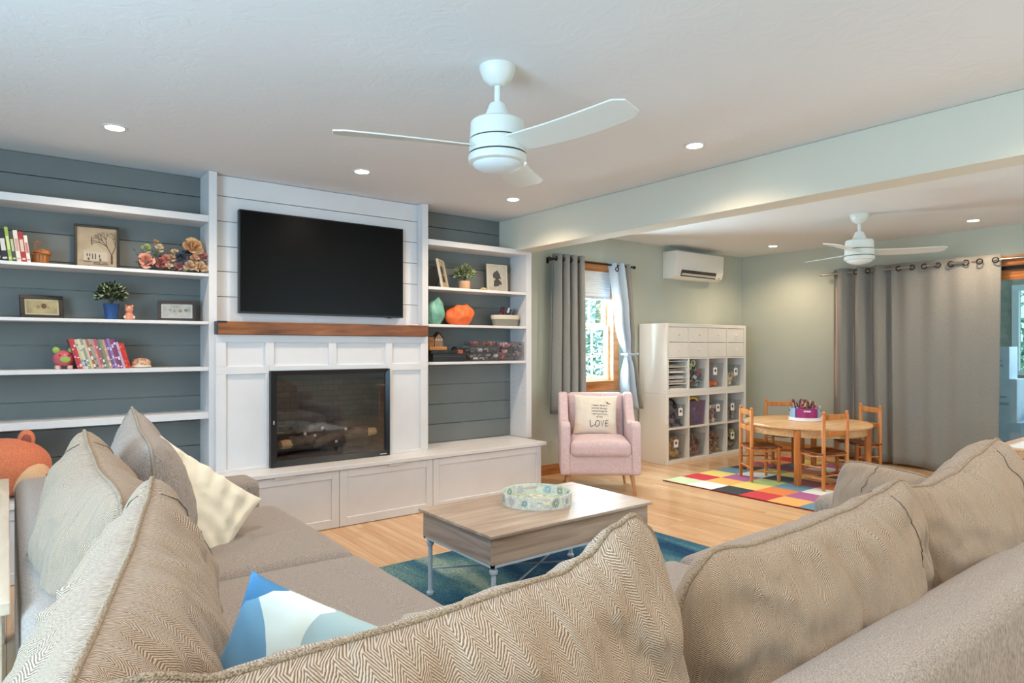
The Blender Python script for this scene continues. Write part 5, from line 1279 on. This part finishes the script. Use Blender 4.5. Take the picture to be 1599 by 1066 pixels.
def piggy():
    t = thing('piggy_bank', 'pink ceramic piggy bank with green snout and ears', 'piggy bank', (.268, 4.74, S4+.0005))
    PK = plain('pink_glaze', (206, 100, 112), .22); GR = plain('green_glaze', (150, 178, 76), .3)
    MB().sphere((0, 0, .062), .056, .06, .051, 20, 14).build('body', PK, t, True)
    MB().lathe([(.001, 0), (.018, 0), (.022, .004), (.022, .014), (.001, .016)], n=18, M=T(.004, -.052, .058) @ Matrix.Diagonal((1.15, 1, .8, 1)) @ R(PI/2, 'X')).build('snout', GR, t, True)
    for s in (-1, 1):
        MB().sphere((0, 0, 0), .019, .007, .021, 12, 8, M=T(s*.038, -.012, .112) @ R(s*.5, 'Y')).build('ear', GR, t, True)
        MB().sphere((s*.022, -.053, .082), .004, .003, .005, 8, 6).build('eye', BLACK, t, True)
        for d in (-1, 1): MB().lathe([(.014, 0), (.016, .01), (.014, .022)], (s*.03, d*.028, 0), 12).build('foot', plain('piggy_foot', (226, 178, 160), .3), t, True)
piggy()
G2 = 'children picture books leaning on the fourth shelf'
rb_ = random.Random(12); x = .335
SPC = [((170, 60, 74), (214, 170, 160)), ((200, 60, 66), (236, 210, 200)), ((196, 190, 160), (90, 140, 190)), ((214, 206, 170), (50, 110, 170)), ((150, 150, 132), (230, 220, 190)), ((196, 188, 176), (226, 206, 110)), ((170, 96, 80), (226, 226, 214)), ((150, 158, 140), (80, 90, 84)), ((196, 130, 140), (230, 150, 110)), ((176, 90, 96), (206, 180, 170)), ((110, 116, 108), (226, 226, 226)), ((140, 132, 110), (120, 160, 120)), ((196, 150, 130), (226, 210, 190)), ((120, 84, 140), (200, 180, 210)), ((150, 120, 170), (196, 200, 226)), ((136, 70, 96), (214, 200, 214)), ((120, 60, 130), (226, 214, 226)), ((190, 170, 196), (226, 140, 60)), ((200, 50, 50), (230, 120, 60)), ((206, 60, 44), (170, 40, 40))]
for k, (c, b) in enumerate(SPC):
    h = .183+rb_.uniform(-.004, .004) if k < 17 else .165-(k-17)*.004
    book(x, S4, h, .0115, .13, rad(-15), c, b, ['leaning picture book with %s spine, number %s from the piggy bank' % (w1, w2) for w1, w2 in (((('rose', 'red', 'tan', 'cream', 'olive', 'ivory', 'rust', 'sage', 'pink', 'brick', 'charcoal', 'khaki', 'peach', 'violet', 'lilac', 'plum', 'purple', 'mauve', 'scarlet', 'orange red')[k]), ('one', 'two', 'three', 'four', 'five', 'six', 'seven', 'eight', 'nine', 'ten', 'eleven', 'twelve', 'thirteen', 'fourteen', 'fifteen', 'sixteen', 'seventeen', 'eighteen', 'nineteen', 'twenty')[k]),)][0], G2, 4.745, tuple((a_, a_+rb_.uniform(.03, .12)) for a_ in (rb_.uniform(.02, .1), rb_.uniform(.22, .45), rb_.uniform(.6, .84))) )
    x += .0139
def dish():
    t = thing('trinket_dish', 'small floral lidded trinket dish at the end of the picture books', 'dish', (.678, 4.75, S4+.0005))
    MB().lathe([(.04, 0), (.056, .004), (.058, .012), (.05, .018)], n=28).build('base', plain('cream_glaze', (226, 214, 196), .25), t, True)
    MB().lathe([(.052, .016), (.054, .034), (.046, .052), (.024, .060), (.001, .062)], n=28).build('lid', plain('floral_glaze', (206, 160, 130), .25, var=.45, vs=55), t, True)
    MB().lathe([(.003, .06), (.003, .066), (.007, .071), (.004, .078), (.001, .079)], n=12).build('knob', plain('aged_brass', (120, 96, 60), .4, .7), t, True)
dish()

# ------------------------------------------------------------------ things on the right shelves
RA, RB_, RC = 1.7802, 1.4682, 1.1532
CRM = plain('cream_frame', (214, 200, 176), .4)
def silhouette(pts, m):
    def f(t, w_, h, fw, dp, M): MB().prism(pts, dp*.44-.0014, dp*.44-.0004, 'y', M=M).build('silhouette', m, t)
    return f
SILK = plain('silhouette_grey', (84, 76, 72), .9)
girl = [(-.04, .055), (-.035, .10), (-.022, .118), (-.012, .122), (-.022, .128), (-.035, .128), (-.042, .135), (-.048, .15), (-.044, .17), (-.03, .185), (-.012, .192), (-.002, .202), (.012, .198), (.014, .188), (.03, .175), (.036, .15), (.05, .122), (.034, .128), (.02, .125), (.018, .118), (.036, .108), (.05, .09), (.052, .07), (.03, .075), (.015, .058), (-.02, .052)]
frame('cream framed girl silhouette facing front near the right upright', 3.445, 3.675, 4.80, RA, .255, .012, CRM, (232, 224, 208), 0, -.05, 0, .018, silhouette(girl, SILK))
boy = [(-.035, .05), (-.03, .10), (-.012, .118), (-.03, .126), (-.036, .15), (-.03, .18), (-.005, .196), (.025, .188), (.034, .16), (.026, .13), (.014, .12), (.036, .10), (.042, .055)]
frame('cream framed silhouette angled sideways at the left of the upper right shelf', 2.87, 3.06, 4.74, RA, .25, .012, CRM, (214, 202, 180), 0, -.2, rad(42), .018, silhouette(boy, SILK))
t = thing('picture_frame', 'dark frame back leaning in the shadow at the shelf left end', 'picture frame', (2.80, 4.85, RA+.0005), rad(60))
MB().box(-.08, .08, 0, .015, 0, .20, M=R(-.5, 'X')).build('frame', BLKF, t, bevel=.002); MB().box(-.07, .07, -.001, .001, .01, .19, M=R(-.5, 'X')).build('backing', plain('dark_backing', (40, 38, 36), .8), t)
t = thing('wooden_plaque', 'small domed wooden plaque between the plant and silhouette', 'ornament', (3.37, 4.76, RA+.0005))
MB().prism([(-.05+.1*i/12, .032*math.sin(PI*i/12)) for i in range(13)], -.008, .008, 'y').build('plaque', wood('pale_wood', [(.3, (196, 150, 100)), (.7, (222, 184, 138))], (4, 20, 20), .5), t, bevel=.002)
MB().box(-.025, .025, -.0088, -.008, .010, .014).box(-.018, .018, -.0088, -.008, .004, .007).build('engraving', INKD, t)
def bag(name, label, c, m, seed, sx, sy, sz, open_dir):
    t = thing(name, label, 'bag', c); rnd = random.Random(seed)
    n, mm = 30, 18; vs, fs = [], []
    for j in range(mm+1):
        f = j/mm
        for i in range(n):
            a = 2*PI*i/n; r = (math.sin(PI*(.12+.78*f))**.6); cr = .16*noise.noise((math.cos(a)*2+seed, math.sin(a)*2, f*3.2))+.09*math.sin(a*5+f*4+seed)*f
            x_, y_ = sx*r*(1+cr)*math.cos(a), sy*r*(1+cr)*math.sin(a); z_ = sz*f+.10*sz*math.cos(a*open_dir+.4)*f+.04*sz*math.sin(a*3+seed)*f
            vs.append((x_, y_, max(.0008, z_)))
    for j in range(mm):
        for i in range(n): fs.append((j*n+i, j*n+(i+1) % n, (j+1)*n+(i+1) % n, (j+1)*n+i))
    fs.append(tuple(reversed(range(n))))
    MB().add(vs, fs).build('sack', m, t)
    MB().tube([tuple(Vector(v)) for v in vs[mm*n:]], .0025, 5, closed=True).build('hem', m, t)
    MB().sphere((0, 0, sz*.52), sx*.55, sy*.55, sz*.26, 12, 8).build('stuffing', m, t, True)
bag('orange_bag', 'crumpled orange fabric bag on the middle right shelf', (3.11, 4.76, RB_), plain('orange_nylon', (244, 112, 56), .5), 2.0, .14, .09, .165, 1)
bag('teal_bag', 'translucent teal mesh bag behind the shelf upright', (2.86, 4.76, RB_), plain('teal_organza', (120, 176, 156), .45, var=.15, vs=14), 5.0, .085, .08, .21, 1)
def marker_basket():
    t = thing('fabric_basket', 'grey oval basket with cream rim holding markers', 'basket', (3.62, 4.765, RB_+.0005))
    WV = fabric('woven_grey', (112, 110, 100), (164, 160, 146), (160, 160, 420), .9, .6)
    D = Matrix.Diagonal((1.45, .8, 1, 1))
    MB().lathe([(.08, 0), (.092, .004), (.102, .075), (.098, .075), (.088, .008), (.001, .006)], n=32, M=D).build('bowl', WV, t, True)
    MB().lathe([(.103, .062), (.107, .078), (.107, .098), (.102, .1), (.099, .096), (.099, .062)], n=32, M=D).build('cuff', plain('cream_cuff', (216, 204, 184), .9), t, True)
    for k, (dx, c, c2) in enumerate(((-.07, (96, 34, 50), (60, 20, 36)), (-.045, (60, 30, 60), (110, 40, 70)), (-.02, (28, 28, 36), (180, 190, 200)), (.0, (80, 150, 190), (24, 24, 30)), (.025, (24, 24, 30), (24, 24, 30)), (.05, (30, 32, 40), (60, 60, 70)), (-.085, (120, 40, 60), (40, 20, 30)))):
        p = thing('marker', '%s chunky marker standing in the grey shelf basket' % ('maroon', 'violet', 'black grey-capped', 'blue', 'plain black', 'slate', 'wine red')[k], 'marker', (3.62+dx, 4.765+.015*math.sin(k*2), RB_+.012), 0, 'markers in the grey shelf basket'); tx = .03+.01*(k % 3)
        MB().tube([(0, 0, 0), (tx*.75, 0, .11)], .011, 10).build('barrel', plain('mk_%d' % k, c, .4), p); MB().tube([(tx*.75, 0, .11), (tx*1.1, 0, .165-.004*k)], [.0125, .010], 10).build('cap', plain('mkc_%d' % k, c2, .4), p)
marker_basket()
t = thing('game_console', 'flat black electronics box on the lower right shelf', 'electronics', (2.965, 4.775, RC+.0005))
MB().box(-.165, .165, -.09, .09, 0, .068).build('case', BLACK, t, bevel=.004); MB().box(-.16, .16, -.0915, -.09, .045, .047).build('slot_line', plain('console_line', (90, 92, 96), .4), t)
t = thing('router_box', 'smaller black device stacked on the flat black box', 'electronics', (2.94, 4.785, RC+.0695)); MB().box(-.14, .11, -.07, .07, 0, .028).build('case', BLACK, t, bevel=.003); MB().box(-.10, -.09, -.0708, -.07, .01, .016).box(.0, .01, -.0708, -.07, .01, .016).build('indicator', plain('led_dim', (120, 126, 130), .4), t)
t = thing('terracotta_block', 'small terracotta coloured block on the black box', 'block', (3.10, 4.74, RC+.0695)); MB().box(-.022, .022, -.02, .02, 0, .03).build('block', plain('terracotta', (186, 96, 66), .7), t, bevel=.002); MB().box(-.018, .018, -.0206, -.02, .012, .018).build('mark', plain('terracotta_dark', (150, 70, 48), .7), t)
t = thing('alarm_ball', 'little black round gadget beside the terracotta block', 'gadget', (3.085, 4.80, RC+.0695)); MB().sphere((0, 0, .03), .03, .03, .03).build('ball', BLACK, t, True); MB().lathe([(.02, 0), (.02, .006), (.012, .01)], n=12).build('foot', BLACK, t)
def little_house():
    W1 = wood('craft_wood', [(.3, (150, 92, 44)), (.7, (200, 140, 80))], (8, 30, 30), .55)
    t = thing('wooden_house', 'small wooden house ornament with snowy fretwork on the black box', 'ornament', (2.895, 4.785, RC+.0985))
    MB().box(-.095, .075, -.05, .05, 0, .03).build('base', W1, t, bevel=.002)
    MB().prism([(-.035, .03), (.045, .03), (.045, .10), (.005, .145), (-.035, .10)], -.03, .02, 'y').build('walls', plain('house_tan', (176, 140, 110), .6), t)
    for s in (-1, 1): MB().box(-.002, .066, -.036, .026, 0, .005, M=T(.005, 0, .150) @ R(s*rad(48)+(PI if s < 0 else 0), 'Y')).build('roof_panel', plain('house_roof', (84, 54, 44), .6), t)
    for k in range(3): MB().box(-.026+k*.024, -.012+k*.024, -.0312, -.030, .08, .096).build('window', plain('house_white', (226, 220, 210), .5), t)
    MB().box(-.005, .015, -.0312, -.03, .03, .058).build('door', W1, t)
    MB().box(-.09, -.04, -.03, .03, .03, .11).build('annex', W1, t, bevel=.002); MB().box(-.096, -.036, -.035, .035, .11, .118).build('annex_roof', MATS['house_roof'], t)
little_house()
ACR = clear('acrylic', (250, 249, 250), .05, .05, .02)
def acrylic(x0, x1, z0, h, label, cols, seed, y=4.765):
    t = thing('acrylic_case', label, 'display case', ((x0+x1)/2, y, z0), 0, 'clear cases on the lower right shelf'); hw = (x1-x0)/2; d = .085; e = .003
    MB().box(-hw, hw, -d, -d+e, 0, h).box(-hw, hw, d-e, d, 0, h).box(-hw, -hw+e, -d+e, d-e, 0, h).box(hw-e, hw, -d+e, d-e, 0, h).box(-hw+e, hw-e, -d+e, d-e, 0, e).box(-hw+e, hw-e, -d+e, d-e, h-e, h).build('case', ACR, t)
    MB().box(-.02, .02, -d-.006, -d, h*.45, h*.6).build('latch', ACR, t)
    rnd = random.Random(seed); mb = MB()
    for k in range(26):
        M = T(rnd.uniform(-hw+.025, hw-.025), rnd.uniform(-.06, .05), rnd.uniform(.016, h-.018)) @ R(rnd.random()*6) @ R(rnd.random(), 'X'); q = k % 3
        if q == 0: mb.soft(.02, .014, .010, .004, seg=1, M=M)
        elif q == 1: mb.sphere((0, 0, 0), .016, .012, .012, 8, 6, M=M)
        else: mb.tube([(-.02, 0, 0), (0, .004, .006), (.02, 0, 0)], .007, 6, M=M)
    tag(mb.build('contents', confetti('case_%d' % seed, cols), t, True), kind='stuff')
RD = [(120, 40, 52), (170, 80, 80), (226, 190, 180), (90, 36, 44), (206, 150, 130)]
GY = [(150, 140, 140), (90, 84, 88), (206, 196, 190), (176, 150, 140)]
acrylic(3.17, 3.50, RC+.0005, .072, 'wide low clear case of grey trinkets on the lower right shelf', GY, 1)
acrylic(3.20, 3.49, RC+.0735, .055, 'clear case of cream pieces stacked in the middle of the left pile', GY+[(226, 200, 170)], 2)
acrylic(3.22, 3.50, RC+.1295, .052, 'topmost clear case of pink and red pieces on the left pile', RD, 3)
acrylic(3.51, 3.645, RC+.0005, .11, 'taller clear case of red trinkets in the middle of the shelf', RD, 4)
acrylic(3.515, 3.645, RC+.1115, .065, 'small pink clear case on top of the red trinkets case', [(214, 160, 180), (226, 196, 206), (170, 80, 110)], 5)
acrylic(3.655, 3.775, RC+.0005, .10, 'clear case of grey pieces beside the right upright', GY, 6)
acrylic(3.658, 3.775, RC+.1015, .07, 'clear case of mixed shells stacked beside the right upright', GY+RD[2:3], 7)

# ------------------------------------------------------------------ plush, console table, white-top table
def plush():
    t = thing('plush_toy', 'large orange plush animal sitting on the bench at left', 'plush toy', (-.03, 4.60, BZ+.0005))
    OR = fabric('orange_plush', (204, 112, 78), (220, 132, 96), (120, 120, 120), .95, .2)
    TAN = fabric('tan_plush', (214, 168, 128), (226, 184, 146), (120, 120, 120), .95, .2)
    MB().sphere((0, 0, .165), .235, .17, .165, 28, 18).build('body', OR, t, 'all')
    MB().sphere((.13, -.075, .105), .10, .098, .10, 20, 14).build('muzzle_patch', TAN, t, 'all')
    for sx in (-.13, .115):
        e = MB().sphere((sx, .0, .315), .042, .022, .055, 14, 10).build('ear', OR, t, 'all'); MB().sphere((sx, -.014, .312), .026, .012, .036, 12, 8).build('inner_ear', plain('ear_brown', (150, 84, 66), .95), e, 'all')
    for sx in (-.17, .02): MB().sphere((sx*.9, -.150, .20), .011, .006, .009, 10, 8).build('eye', BLACK, t, True)
    for k in range(2): MB().tube([(-.12, -.152, .14-.03*k), (-.08, -.163, .155-.03*k), (-.04, -.168, .165-.03*k)], .004, 6).build('cheek_stripe', plain('stripe_red', (176, 66, 44), .9), t, True)
plush()
def console():
    WO = wood('washed_oak', [(.3, (196, 178, 156)), (.7, (220, 206, 188))], (24, 3, 24), .45)
    t = thing('console_table', 'pale washed wood console table behind the left sofa', 'console table', (-.184, 2.75, 0))
    MB().box(-.19, .19, -.88, .88, .67, .70).build('tabletop', WO, t, bevel=.003)
    MB().box(-.16, .16, -.83, .83, .58, .669).build('apron', WO, t)
    for sx in (-1, 1):
        for sy in (-1, 1): MB().box(sx*.15-.025, sx*.15+.025, sy*.82-.025, sy*.82+.025, 0, .669).build('leg', WO, t, bevel=.002)
console()
def side_table():
    WD = wood('beech_play_table', [(.3, (180, 140, 104)), (.7, (206, 170, 136))], (3, 24, 24), .4)
    t = thing('play_table', 'low white-topped wooden table at the right picture edge', 'table', (4.85, .70, 0))
    MB().box(-.44, .44, -.56, .56, .665, .70).box(-.44, -.38, -.56, .56, .70, .715).box(.38, .44, -.56, .56, .70, .715).box(-.38, .38, .50, .56, .70, .715).box(-.38, .38, -.56, -.50, .70, .715).build('top_frame', WD, t, bevel=.004)
    MB().box(-.38, .38, -.50, .50, .70, .713).build('white_inset', plain('white_laminate', (236, 240, 238), .3), t)
    MB().box(-.40, .40, -.52, .52, .59, .664).build('apron', WD, t)
    for sx in (-1, 1):
        for sy in (-1, 1): MB().box(sx*.38-.03, sx*.38+.03, sy*.5-.03, sy*.5+.03, 0, .664).build('leg', WD, t, bevel=.003)
side_table()
t = thing('wall_outlet', 'small white outlet plate low on the sage wall beside the bench', 'outlet', (3.95, YB, .43)); MB().box(-.035, .035, -.005, 0, -.055, .055).build('plate', WHITE, t, bevel=.002)
for z in (-.022, .022): MB().box(-.014, .014, -.0062, -.005, z-.014, z+.014).build('socket', plain('socket_grey', (206, 204, 198), .5), t)
